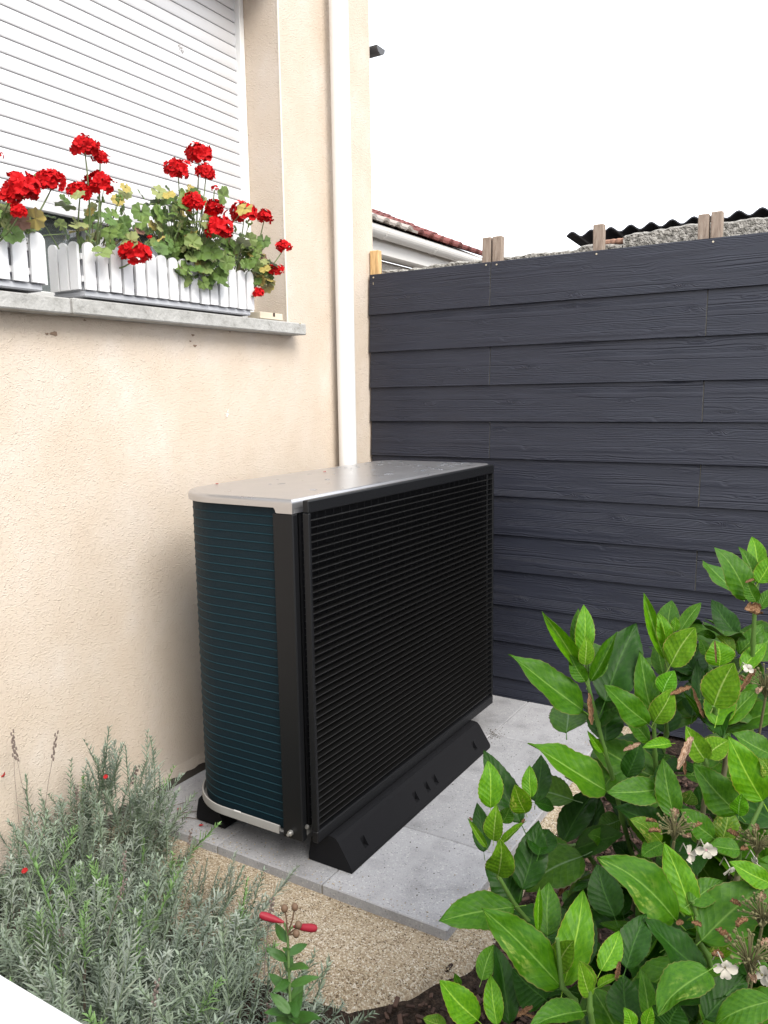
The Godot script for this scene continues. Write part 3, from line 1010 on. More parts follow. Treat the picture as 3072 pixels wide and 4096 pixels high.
func lid_outline(grow: float, skip_front := false) -> PackedVector2Array:
	# seen from above: x, z
	var p := PackedVector2Array()
	var R := 0.20 + grow
	p.append(Vector2(-1.357 + grow, -3.03 - grow))
	p.append(Vector2(-1.357 + grow, -1.725 + grow))
	for i in 13:
		var a := PI / 2 + PI / 2 * i / 12.0
		p.append(Vector2(-1.665 + cos(a) * R, -1.925 + sin(a) * R))
	var r2 := 0.10 + grow
	for i in 7:
		var a := PI + PI / 2 * i / 6.0
		p.append(Vector2(-1.765 + cos(a) * r2, -2.93 + sin(a) * r2))
	return p


func build_heat_pump() -> void:
	var hp := thing("heat_pump", "black heat pump with silver lid, louvred front and blue coil", "heat pump", Vector3(-1.6, 0.1, -2.35))
	var T := Transform3D(Basis.IDENTITY, -hp.position)
	var black := mat(lin(0.004, 0.004, 0.005), 0.6, 0.0, 0.3)
	var black2 := mat(lin(0.0066, 0.0070, 0.0082), 0.48, 0.0, 0.38)
	bump(tri_map(black2, 8.0), tx.fine, 0.02)
	var silver := mat(lin(0.50, 0.495, 0.505), 0.27, 0.82)
	tri_map(silver, 1.5)
	silver.roughness_texture = tx.lid
	silver.roughness = 1.0
	# lid: outline rings going up the skirt, over the rounded edge and across the top
	var lid := MB.new()
	var prof := [[0.0, 1.083], [0.0, 1.095], [-0.0015, 1.1005], [-0.005, 1.1045], [-0.010, 1.1068], [-0.016, 1.1076]]
	var rings := []
	for q in prof:
		var r := []
		var po := lid_outline(q[0])
		for e in po:
			r.append(Vector3(e.x, q[1], e.y))
		r.append(r[0])
		rings.append(r)
	# hard corners at the front: split the ring there
	var cuts := [0, 1, rings[0].size() - 1]
	for k in cuts.size() - 1:
		var strip := []
		for r in rings:
			strip.append(r.slice(cuts[k], cuts[k + 1] + 1))
		lid.grid(strip, true)
	var poly := lid_outline(-0.016)
	var tr := Geometry2D.triangulate_polygon(poly)
	var mid := Vector3(-1.6, 0.5, -2.3)
	for i in range(0, tr.size(), 3):
		lid.tri_out(Vector3(poly[tr[i]].x, 1.1076, poly[tr[i]].y), Vector3(poly[tr[i + 1]].x, 1.1076, poly[tr[i + 1]].y), Vector3(poly[tr[i + 2]].x, 1.1076, poly[tr[i + 2]].y), mid)
	part("lid", lid.mesh(), silver, hp, T)
	# deeper skirt over the corner post and along the front
	var sk := MB.new()
	var sp := PackedVector2Array([Vector2(-1.3575, 1.0835), Vector2(-1.3575, 1.068), Vector2(-1.412, 1.068), Vector2(-1.416, 1.070), Vector2(-1.4185, 1.078), Vector2(-1.424, 1.0835)])
	sk.prism(sp, func(q: Vector2, d: float): return Vector3(q.x, q.y, d), -1.735, -1.7255)
	sk.box(Vector3(-1.366, 1.068, -3.028), Vector3(-1.3578, 1.0834, -1.7352), 0.001)
	part("lid_skirt", sk.mesh(), silver, hp, T)
	# water drops left on the lid's far half
	var drop := MB.new()
	drop.blob(Vector3.ZERO, Vector3(1, 0.3, 1), 5, 8)
	var water := mat(Color(0.95, 0.97, 1.0, 0.06), 0.02)
	water.refraction_enabled = true
	water.refraction_scale = 0.033
	var places := []
	for i in 70:
		var r := rnd(0.003, 0.010)
		var q := Vector3(rnd(-1.84, -1.40), 1.1078, rnd(-3.0, -2.52) if rng.randf() < 0.85 else rnd(-2.5, -1.9))
		places.append(T * Transform3D(Basis(Vector3.UP, rnd(0, TAU)) * Basis.from_scale(Vector3(r * rnd(0.8, 2.4), r * 0.7, r)), q))
	swarm("water_drops", drop.mesh(), water, hp, places)
	# coil: the finned heat exchanger bent round the near end and the back
	var path: Array[Vector2] = [Vector2(-1.424, -1.738)]
	for i in 13:
		var a := PI / 2 + PI / 2 * i / 12.0
		path.append(Vector2(-1.665 + cos(a) * 0.187, -1.925 + sin(a) * 0.187))
	path.append(Vector2(-1.852, -2.98))
	var rows := []
	for y in [0.12, 1.084]:
		var r := []
		for q in path:
			r.append(Vector3(q.x, y, q.y))
		rows.append(r)
	# u measured along the bend, so that the fins keep their spacing
	var coil := MB.new()
	var run := 0.0
	for i in path.size() - 1:
		var l: float = path[i].distance_to(path[i + 1])
		var d0: Vector2 = (path[i + 1] - path[maxi(i - 1, 0)]).normalized()
		var d1: Vector2 = (path[mini(i + 2, path.size() - 1)] - path[i]).normalized()
		var na := Vector3(-d0.y, 0, d0.x) * -1.0
		var nb := Vector3(-d1.y, 0, d1.x) * -1.0
		if na.dot(Vector3(path[i].x + 1.6, 0, path[i].y + 2.3)) < 0.0:
			na = -na
		if nb.dot(Vector3(path[i + 1].x + 1.6, 0, path[i + 1].y + 2.3)) < 0.0:
			nb = -nb
		var a := Vector3(path[i].x, 0.12, path[i].y)
		var b := Vector3(path[i + 1].x, 0.12, path[i + 1].y)
		var up := Vector3(0, 0.964, 0)
		var f := (b + up - a).cross(b - a)
		if f.dot(na) > 0.0:
			coil.tri_n(a, b, b + up, na, nb, nb, Vector2(run, 0), Vector2(run + l, 0), Vector2(run + l, 1))
			coil.tri_n(a, b + up, a + up, na, nb, na, Vector2(run, 0), Vector2(run + l, 1), Vector2(run, 1))
		else:
			coil.tri_n(a, b + up, b, na, nb, nb, Vector2(run, 0), Vector2(run + l, 1), Vector2(run + l, 0))
			coil.tri_n(a, a + up, b + up, na, na, nb, Vector2(run, 0), Vector2(run, 1), Vector2(run + l, 1))
		run += l
	var coil_m := mat(lin(0.0038, 0.0155, 0.0235), 0.55, 0.0, 0.3)
	bump(coil_m, tx.fin, 0.12)
	coil_m.uv1_scale = Vector3(55.0, 1.0, 1.0)
	var cn := part("coil", coil.mesh(), coil_m, hp, T)
	var teal := mat(lin(0.006, 0.029, 0.040), 0.55, 0.0, 0.3)
	var tube_mesh: ArrayMesh
	var tm := MB.new()
	var tp := []
	var tr2 := []
	for q in path:
		tp.append(Vector3(q.x, 0, q.y))
		tr2.append(0.0021)
	tm.tube(tp, tr2, 6)
	tube_mesh = tm.mesh()
	for i in 36:
		part("coil_tube", tube_mesh, teal, cn, Transform3D(Basis.IDENTITY, Vector3(0, 0.148 + i * 0.0259, 0)))
	# corner post, body, base tray
	var post := MB.new()
	post.box(Vector3(-1.429, 0.101, -1.750), Vector3(-1.357, 1.0675, -1.7262), 0.003)
	part("corner_post", post.mesh(), black2, hp, T)
	var body := MB.new()
	body.box(Vector3(-1.66, 0.13, -1.955), Vector3(-1.3625, 1.082, -1.765), 0.004)
	body.box(Vector3(-1.83, 0.13, -3.01), Vector3(-1.3626, 1.082, -1.956), 0.004)
	part("body", body.mesh(), black, hp, T)
	part("far_side_panel", boxm(Vector3(-1.76, 0.12, -3.028), Vector3(-1.357, 1.082, -3.0115), 0.002), black2, hp, T)
	var tray := MB.new()
	var rp := []
	for q in [[0.002, 0.107], [0.002, 0.131], [-0.001, 0.1335], [-0.004, 0.131], [-0.004, 0.112]]:
		var po := lid_outline(q[0])
		var r := []
		for k in range(1, po.size()):
			var e := po[k]
			if k == 1:
				e.x = -1.441
			r.append(Vector3(e.x, q[1], e.y))
		rp.append(r)
	tray.grid(rp, true)
	var bot := lid_outline(-0.004)
	var bt := Geometry2D.triangulate_polygon(bot)
	for i in range(0, bt.size(), 3):
		tray.tri_out(Vector3(bot[bt[i]].x, 0.112, bot[bt[i]].y), Vector3(bot[bt[i + 1]].x, 0.112, bot[bt[i + 1]].y), Vector3(bot[bt[i + 2]].x, 0.112, bot[bt[i + 2]].y), Vector3(-1.6, 1, -2.3))
	var trm := mat(lin(0.40, 0.39, 0.38), 0.45, 0.3)
	part("base_tray", tray.mesh(), trm, hp, T)
	part("tray_clip", boxm(Vector3(-1.618, 0.131, -1.7245), Vector3(-1.59, 0.1365, -1.721), 0.001), mat(lin(0.62, 0.61, 0.6), 0.4), hp, T)
	var rail := MB.new()
	rail.box(Vector3(-1.83, 0.097, -1.90), Vector3(-1.36, 0.111, -1.85))
	rail.box(Vector3(-1.83, 0.097, -2.76), Vector3(-1.36, 0.111, -2.71))
	part("foot_rail", rail.mesh(), black, hp, T)
	var bolt := MB.new()
	bolt.tube([Vector3(-1.398, 0.123, -1.7255), Vector3(-1.398, 0.123, -1.7175)], [0.0085, 0.0085], 12)
	bolt.tube([Vector3(-1.398, 0.123, -1.7175), Vector3(-1.398, 0.123, -1.708)], [0.0055, 0.0048], 6)
	part("bolt", bolt.mesh(), mat(lin(0.6, 0.59, 0.57), 0.35, 0.8), hp, T)
	var bolt2 := MB.new()
	bolt2.tube([Vector3(-1.352, 0.145, -1.7445), Vector3(-1.352, 0.145, -1.738)], [0.007, 0.0055], 8)
	part("bolt", bolt2.mesh(), mat(lin(0.5, 0.49, 0.47), 0.35, 0.8), hp, T)
	# louvred front panel standing off the body
	var fr := MB.new()
	fr.box(Vector3(-1.3375, 1.070, -2.990), Vector3(-1.316, 1.105, -1.745), 0.003)
	fr.box(Vector3(-1.3375, 0.100, -2.990), Vector3(-1.316, 0.136, -1.745), 0.003)
	fr.box(Vector3(-1.3376, 0.1364, -1.7565), Vector3(-1.3162, 1.0696, -1.7448), 0.002)
	fr.box(Vector3(-1.3376, 0.1364, -2.9902), Vector3(-1.3162, 1.0696, -2.978), 0.002)
	var fm := part("louvre_frame", fr.mesh(), black2, hp, T)
	var sl := MB.new()
	var lp := PackedVector2Array([Vector2(0.0, 0.0), Vector2(0.0, 0.0013), Vector2(-0.0006, 0.0017), Vector2(-0.0330, -0.0040), Vector2(-0.0330, -0.0048), Vector2(-0.0020, 0.0006), Vector2(-0.0012, 0.0)])
	sl.prism(lp, func(q: Vector2, d: float): return Vector3(q.x, q.y, d), -2.978, -1.7565)
	var slat_mesh := sl.mesh()
	var slat_m := mat(lin(0.0105, 0.0103, 0.0102), 0.42, 0.0, 0.5)
	for i in 45:
		part("louvre_slat", slat_mesh, slat_m, fm, Transform3D(Basis.IDENTITY, Vector3(-1.3172, 1.0478 - i * 0.02035, 0)))
	var gr := MB.new()
	for i in 29:
		var z := -1.79 - i * 0.0415
		gr.box(Vector3(-1.3530, 0.14, z - 0.0007), Vector3(-1.3510, 1.068, z + 0.0007))
	part("guard_wires", gr.mesh(), mat(lin(0.006, 0.006, 0.007), 0.6), hp, T).set_meta("kind", "stuff")

	# rubber supports
	var rub := mat(lin(0.0055, 0.0055, 0.007), 0.75, 0.0, 0.35)
	bump(tri_map(rub, 4.0), tx.fine, 0.05)
	var rows2 := [[-1.315, -1.80, "front", "black rubber support block under the louvred front of the heat pump"], [-1.795, -1.80, "back", "black rubber support block under the back of the heat pump"]]
	for q in rows2:
		var rf := CSGPolygon3D.new()
		var wdt := 0.078 if q[2] == "front" else 0.062
		rf.polygon = PackedVector2Array([Vector2(-wdt, 0.0), Vector2(-wdt, 0.02), Vector2(-wdt + 0.012, 0.075), Vector2(-wdt + 0.03, 0.094), Vector2(-wdt + 0.04, 0.0965), Vector2(wdt - 0.068, 0.0965), Vector2(wdt - 0.056, 0.094), Vector2(wdt - 0.046, 0.084), Vector2(wdt - 0.006, 0.022), Vector2(wdt, 0.012), Vector2(wdt, 0.0)])
		rf.depth = 0.985
		rf.material = rub
		place(rf, "rubber_support", self)
		rf.position = Vector3(q[0], 0.0015, q[1])
		tag(rf, q[3], "support", "rubber supports under the heat pump")
		for z in [0.10, 0.42, 0.50, 0.56, 0.88]:
			var cut := CSGBox3D.new()
			cut.operation = CSGShape3D.OPERATION_SUBTRACTION
			cut.size = Vector3(0.05, 0.05, 0.022)
			cut.material = rub
			place(cut, "pocket", rf)
			cut.position = Vector3(wdt - 0.005, 0.055, -z)


# ---------------------------------------------------------------- window boxes and geraniums

func picket_mesh(w: float, hgt: float) -> ArrayMesh:
	var p := PackedVector2Array([Vector2(-w / 2, 0), Vector2(w / 2, 0), Vector2(w / 2, hgt - w * 0.42)])
	for i in 5:
		var a := PI / 2 * (i + 1) / 6.0
		p.append(Vector2(w / 2 * cos(a), hgt - w * 0.42 + w * 0.42 * sin(a)))
	p.append(Vector2(0, hgt))
	for i in 5:
		var a := PI / 2 + PI / 2 * (i + 1) / 6.0
		p.append(Vector2(w / 2 * cos(a), hgt - w * 0.42 + w * 0.42 * sin(a)))
	p.append(Vector2(-w / 2, hgt - w * 0.42))
	var b := MB.new()
	b.prism(p, func(q: Vector2, d: float): return Vector3(d, q.y, q.x), 0.0, 0.009)
	return b.mesh()


func window_box(label: String, za: float, zb: float, count: int, x: float, pitch: float, ends: int) -> void:
	var o := thing("flower_box", label, "flower box", Vector3(-2.12, 1.69, (za + zb) / 2.0), "white picket flower boxes on the window sill")
	var T := Transform3D(Basis.IDENTITY, -o.position)
	var white := mat(lin(0.80, 0.80, 0.81), 0.4)
	var grey := mat(lin(0.50, 0.51, 0.54), 0.5)
	var b := MB.new()
	b.box(Vector3(-2.20, 1.6925, zb + 0.010), Vector3(x - 0.004, 1.7115, za - 0.010), 0.004)
	b.box(Vector3(-2.20, 1.712, zb + 0.012), Vector3(-2.19, 1.82, za - 0.012), 0.003)
	b.box(Vector3(x - 0.026, 1.712, zb + 0.012), Vector3(x - 0.016, 1.82, za - 0.012), 0.003)
	b.box(Vector3(-2.19, 1.712, zb + 0.012), Vector3(x - 0.026, 1.82, zb + 0.022), 0.002)
	b.box(Vector3(-2.19, 1.712, za - 0.022), Vector3(x - 0.026, 1.82, za - 0.012), 0.002)
	part("planter", b.mesh(), grey, o, T)
	part("potting_soil", boxm(Vector3(-2.188, 1.713, zb + 0.024), Vector3(x - 0.028, 1.795, za - 0.024)), mat(lin(0.04, 0.03, 0.022), 0.95), o, T)
	var pm := picket_mesh(pitch * 0.79, 0.138)
	for i in count:
		var z := za - pitch * (i + 0.5)
		var t := Transform3D(Basis(Vector3.UP, rnd(-0.03, 0.03)) * Basis(Vector3.RIGHT, rnd(-0.012, 0.012)), Vector3(x - 0.001 + rnd(-0.0012, 0.0012), 1.7135 + rnd(-0.0015, 0.0015), z))
		part("picket", pm, white, o, T * t)
	for y in [1.735, 1.80]:
		part("picket_rail", boxm(Vector3(x - 0.0145, y, za - pitch * count + 0.002), Vector3(x - 0.003, y + 0.018, za - 0.002), 0.001), white, o, T)
	for e in 2:
		if ends & (1 << e):
			var z := za if e == 0 else za - pitch * count
			var sgn := 1.0 if e == 0 else -1.0
			for i in 3:
				var t := Transform3D(Basis(Vector3.UP, -PI / 2 * sgn), Vector3(x - 0.003 - pitch * 0.98 * (i + 0.5), 1.7135, z + sgn * 0.001))
				part("picket", pm, white, o, T * t)
			for y in [1.735, 1.80]:
				part("picket_rail", boxm(Vector3(-2.195, y, z - 0.013 * sgn - 0.004), Vector3(x - 0.016, y + 0.018, z - 0.013 * sgn + 0.006), 0.001), white, o, T)


func geranium_leaf(sd: int) -> ArrayMesh:
	# round, scalloped, ruffled, with a stalk notch; lies across x-y, faces z, notch at the origin
	var r := RandomNumberGenerator.new()
	r.seed = sd
	var b := MB.new()
	var rows := []
	var ph := r.randf() * TAU
	for i in 5:
		var row := []
		for k in 29:
			var a := lerpf(-PI * 0.92, PI * 0.92, k / 28.0)
			var scal := 1.0 + (0.07 * cos(a * 9.0) + 0.03 * cos(a * 21.0)) * (1.0 if i == 4 else 0.3)
			var rad := 0.5 * i / 4.0 * scal * (0.80 + 0.20 * cos(a * 0.5))
			var z := 0.22 * rad - 0.30 * rad * rad + 0.10 * rad * sin(a * 5.0 + ph) + 0.03 * sin(a * 9.0) * i / 4.0
			row.append(Vector3(sin(a) * rad, cos(a) * rad + 0.12, z))
		rows.append(row)
	b.grid(rows, false)
	return b.mesh()


func flower_head(sd: int, florets: int) -> ArrayMesh:
	var r := RandomNumberGenerator.new()
	r.seed = sd
	var b := MB.new()
	for i in florets:
		var t := (i + 0.5) / florets
		var ph := i * 2.39996 + r.randf() * 0.4
		var cy := 1.0 - 1.45 * t
		var sy := sqrt(maxf(0.0, 1.0 - cy * cy))
		var dir := Vector3(sy * cos(ph), cy, sy * sin(ph))
		var at := dir * r.randf_range(0.5, 0.95) * Vector3(1.0 + 0.15 * sin(sd), 1.0, 1.0 - 0.15 * sin(sd))
		if r.randf() < 0.12:
			continue
		var nrm := (dir + Vector3(r.randfn(), r.randfn(), r.randfn()) * 0.22).normalized()
		var e1 := nrm.cross(Vector3(0.3, 1, 0.2)).normalized()
		var e2 := nrm.cross(e1)
		var spin := r.randf() * TAU
		var shade := r.randf_range(0.8, 1.12)
		b.col = Color(shade, shade, shade)
		for k in 5:
			var a := spin + TAU * k / 5.0 + r.randf_range(-0.12, 0.12)
			var out := e1 * cos(a) + e2 * sin(a)
			var side := nrm.cross(out)
			var len := r.randf_range(0.34, 0.44)
			var wd := r.randf_range(0.17, 0.21)
			var cup := r.randf_range(0.02, 0.22)
			var rows := []
			for q in [[0.02, 0.25, 0.0], [0.45, 0.85, 0.4], [0.8, 1.0, 0.8], [1.0, 0.55, 0.75]]:
				var row := []
				for s in [-1.0, 0.0, 1.0]:
					row.append(at + out * len * q[0] + side * wd * q[1] * s + nrm * (cup * q[2] + 0.05 * absf(s) + 0.04 * r.randfn() * q[0]))
				rows.append(row)
			b.grid(rows, false)
	return b.mesh()


const HEADS := [
	["b", Vector3(-1.990, 2.103, -1.629), 0.040],
	["b", Vector3(-1.980, 2.082, -1.673), 0.024],
	["b", Vector3(-2.000, 2.013, -1.678), 0.042],
	["b", Vector3(-2.020, 1.982, -1.626), 0.034],
	["a", Vector3(-1.980, 1.980, -1.502), 0.039],
	["a", Vector3(-1.950, 1.935, -1.386), 0.051],
	["a", Vector3(-1.970, 1.909, -1.360), 0.033],
	["a", Vector3(-1.930, 1.870, -1.359), 0.023],
	["a", Vector3(-1.970, 2.010, -1.341), 0.013],
	["c", Vector3(-2.030, 2.133, -2.031), 0.044],
	["c", Vector3(-2.030, 2.206, -2.132), 0.046],
	["c", Vector3(-2.000, 2.143, -2.132), 0.036],
	["c", Vector3(-2.020, 2.106, -2.191), 0.015],
	["c", Vector3(-1.980, 2.026, -2.041), 0.038],
	["c", Vector3(-1.940, 1.950, -2.121), 0.053],
	["c", Vector3(-1.970, 2.019, -2.132), 0.039],
	["d", Vector3(-1.990, 2.039, -2.305), 0.050],
	["d", Vector3(-1.990, 2.047, -2.420), 0.033],
	["b", Vector3(-1.970, 1.825, -1.772), 0.046],
	["d", Vector3(-1.990, 1.957, -2.529), 0.029],
	["d", Vector3(-1.990, 1.862, -2.475), 0.030],
	["d", Vector3(-2.010, 1.773, -2.394), 0.024],
	["b", Vector3(-1.990, 1.889, -1.857), 0.009],
]


func build_window_boxes() -> void:
	window_box("white picket flower box cut by the left edge of the photo", -0.95, -1.512, 10, -2.045, 0.0562, 2)
	window_box("long white picket flower box nearest the drainpipe side of the sill", -1.637, -2.405, 16, -2.045, 0.048, 3)
	var leaf_meshes := []
	for i in 5:
		leaf_meshes.append(geranium_leaf(100 + i))
	var head_meshes := []
	for i in 4:
		head_meshes.append(flower_head(200 + i, 34))
	var small_head := flower_head(210, 9)
	var red := mat(lin(0.56, 0.004, 0.007), 0.65, 0.0, 0.3)
	red.vertex_color_use_as_albedo = true
	red.backlight_enabled = true
	red.backlight = Color(0.35, 0.35, 0.35)
	var greens := []
	for c in [lin(0.085, 0.15, 0.025), lin(0.12, 0.19, 0.038), lin(0.16, 0.22, 0.06), lin(0.07, 0.135, 0.022)]:
		greens.append(leafy(c, 0.6))
	var yellow := leafy(lin(0.36, 0.29, 0.075), 0.7)
	var pale := leafy(lin(0.24, 0.27, 0.10), 0.7)
	var brown := leafy(lin(0.17, 0.085, 0.06), 0.9)
	var stem := mat(lin(0.15, 0.20, 0.08), 0.7)
	var woody := mat(lin(0.20, 0.17, 0.09), 0.8)
	# plant: key, label, root z, leaf regions [centre, spread, count, mix of yellow]
	var plants := [
		["a", "red geranium in the flower box at the left edge", Vector3(-2.11, 1.79, -1.36), [[Vector3(-2.04, 1.885, -1.40), Vector3(0.05, 0.045, 0.10), 34, 0.25]]],
		["b", "sparse leggy red geranium with yellowing leaves in front of the shutter", Vector3(-2.11, 1.79, -1.74), [[Vector3(-2.05, 1.905, -1.76), Vector3(0.05, 0.06, 0.09), 32, 0.28], [Vector3(-2.05, 1.915, -1.60), Vector3(0.04, 0.025, 0.05), 8, 0.5], [Vector3(-2.06, 2.03, -1.80), Vector3(0.02, 0.02, 0.03), 4, 0.9]]],
		["c", "bushy red geranium with dense green leaves in the middle of the box", Vector3(-2.11, 1.79, -2.13), [[Vector3(-2.06, 1.945, -2.06), Vector3(0.065, 0.078, 0.115), 140, 0.10], [Vector3(-2.02, 1.85, -2.14), Vector3(0.04, 0.04, 0.08), 34, 0.2]]],
		["d", "red geranium trailing over the right end of the sill", Vector3(-2.11, 1.79, -2.36), [[Vector3(-2.05, 1.92, -2.32), Vector3(0.05, 0.05, 0.07), 36, 0.15], [Vector3(-2.03, 1.87, -2.44), Vector3(0.04, 0.055, 0.035), 30, 0.45]]],
	]
	for q in plants:
		var root: Vector3 = q[2]
		var o := thing("geranium", q[1], "geranium", root, "red geraniums on the window sill")
		var T := Transform3D(Basis.IDENTITY, -root)
		var tips := []
		for hd in HEADS:
			if hd[0] != q[0]:
				continue
			var p: Vector3 = hd[1]
			var rad: float = hd[2]
			var view := (EYE - p).normalized()
			var up := (Vector3.UP + view * 0.35 + rvec() * 0.12).normalized()
			var x := up.cross(Vector3(rnd(-1, 1), 0.1, rnd(-1, 1))).normalized()
			var t := Transform3D(Basis(x, up, x.cross(up)) * Basis.from_scale(Vector3(rad * 0.94, rad * 0.84, rad * 0.94)), p)
			part("flower_head", small_head if rad < 0.016 else head_meshes[rng.randi() % 4], red, o, T * t)
			tips.append([p - up * rad * 0.35, rad])
		for tp in tips:
			var p: Vector3 = tp[0]
			var start := root + Vector3(rnd(-0.02, 0.04), 0, clampf((p.z - root.z) * 0.45, -0.12, 0.12))
			var midp := start.lerp(p, 0.55) + Vector3(rnd(-0.015, 0.03), rnd(-0.03, 0.0), rnd(-0.02, 0.02))
			var pth := []
			var rd := []
			for k in 9:
				var s := k / 8.0
				pth.append(start.lerp(midp, s).lerp(midp.lerp(p, s), s))
				rd.append(lerpf(0.0034, 0.0019, s))
			var st := MB.new()
			st.tube(pth, rd, 6)
			part("stem", st.mesh(), stem, o, T)
		for rg in q[3]:
			for i in int(rg[2]):
				var p: Vector3 = rg[0] + Vector3(rng.randfn() * rg[1].x, rng.randfn() * rg[1].y, rng.randfn() * rg[1].z) * 0.75
				var s := rnd(0.032, 0.066)
				var nrm := (Vector3(0.75, 0.55, 0.35) + rvec() * 0.75).normalized()
				var t := facing(p, (Vector3(0.4, -0.3, rnd(-0.6, 0.6)) + rvec() * 0.6), nrm, Vector3(s, s, s))
				var pick := rng.randf()
				var m: Material = greens[rng.randi() % 4]
				if pick < rg[3] * 0.45:
					m = yellow
				elif pick < rg[3]:
					m = pale
				elif pick < rg[3] + 0.02:
					m = brown
				part("leaf", leaf_meshes[rng.randi() % 5], m, o, T * t)
				if i % 2 == 0:
					var lst := MB.new()
					var a := root + Vector3(rnd(-0.03, 0.03), rnd(0.0, 0.05), clampf((p.z - root.z) * 0.6, -0.15, 0.15))
					lst.tube([a, a.lerp(p, 0.5) + Vector3(0, 0.012, 0), p], [0.0022, 0.0016, 0.0012], 5)
					part("leaf_stalk", lst.mesh(), stem if rng.randf() < 0.7 else woody, o, T)
		# thick woody main stems
		for k in 3:
			var ws := MB.new()
			var e: Vector3 = q[3][0][0] + Vector3(rnd(-0.02, 0.03), rnd(-0.03, 0.05), rnd(-0.08, 0.08))
			ws.tube([root + Vector3(0, 0, rnd(-0.05, 0.05)), root.lerp(e, 0.6) + Vector3(0.01, 0.01, 0.01), e], [0.006, 0.0048, 0.003], 7)
			part("stem", ws.mesh(), woody, o, T)
		# clusters of unopened buds
		for k in 2:
			var bd := MB.new()
			var p: Vector3 = q[3][0][0] + Vector3(0.03, rnd(0.06, 0.13), rnd(-0.10, 0.08))
			for i in 9:
				bd.blob(p + rvec() * 0.011, Vector3(0.0035, 0.0055, 0.0035), 4, 6)
			bd.tube([root + Vector3(0.01, 0.02, 0), root.lerp(p, 0.6), p], [0.002, 0.0017, 0.0014], 5)
			part("bud_cluster", bd.mesh(), greens[1], o, T)


func leafy(c: Color, rough: float) -> StandardMaterial3D:
	var m := mat(c, rough, 0.0, 0.4)
	m.backlight_enabled = true
	m.backlight = Color(0.35, 0.35, 0.35)
	return m


# ---------------------------------------------------------------- lavender

func lavender_shoot(sd: int, len: float, whorls: int, leaf: float, curl: float) -> ArrayMesh:
	# a square stem with pairs of narrow leaves, tighter and shorter at the tip
	var r := RandomNumberGenerator.new()
	r.seed = sd
	var b := MB.new()
	var bend := Vector3(r.randf_range(-0.05, 0.05), 0, r.randf_range(-0.05, 0.05))
	var pth := []
	var rd := []
	for k in 5:
		var s := k / 4.0
		pth.append(Vector3(0, len * s, 0) + bend * s * s)
		rd.append(lerpf(0.0016, 0.0008, s))
	b.col = Color(0.72, 0.80, 0.62)
	b.tube(pth, rd, 4, false)
	for i in whorls:
		var s := pow((i + 0.6) / whorls, 0.9)
		var at := Vector3(0, len * s, 0) + bend * s * s
		var turn := i * PI / 2 + r.randf_range(-0.25, 0.25)
		for k in 4:
			var a := turn + PI / 2 * k + r.randf_range(-0.2, 0.2)
			if k >= 2 and r.randf() < 0.25:
				continue
			var out := Vector3(cos(a), 0, sin(a))
			var l := leaf * lerpf(1.0, 0.45, smoothstep(0.6, 1.0, s)) * r.randf_range(0.75, 1.15) * (0.65 if k >= 2 else 1.0)
			var lift := lerpf(0.75, 1.7, s) + r.randf_range(-0.25, 0.25)
			var side := Vector3(-out.z, 0, out.x) * 0.0021 * r.randf_range(0.8, 1.25)
			var p0 := at
			var d0 := (out + Vector3.UP * lift).normalized()
			var d1 := (out + Vector3.UP * (lift - curl)).normalized()
			var p1 := p0 + d0 * l * 0.5
			var p2 := p1 + d1 * l * 0.5
			var sh := r.randf_range(0.8, 1.15) * lerpf(0.85, 1.1, s)
			b.col = Color(sh * 0.98, sh, sh * r.randf_range(0.9, 1.05))
			var nrm := d0.cross(side).normalized()
			if nrm.y < 0:
				nrm = -nrm
			var fold := nrm * -0.0008
			b.grid([[p0 - side * 0.4, p0 + fold * 0.4, p0 + side * 0.4], [p1 - side, p1 + fold, p1 + side], [p2 - side * 0.25, p2, p2 + side * 0.25]], false)
	return b.mesh()


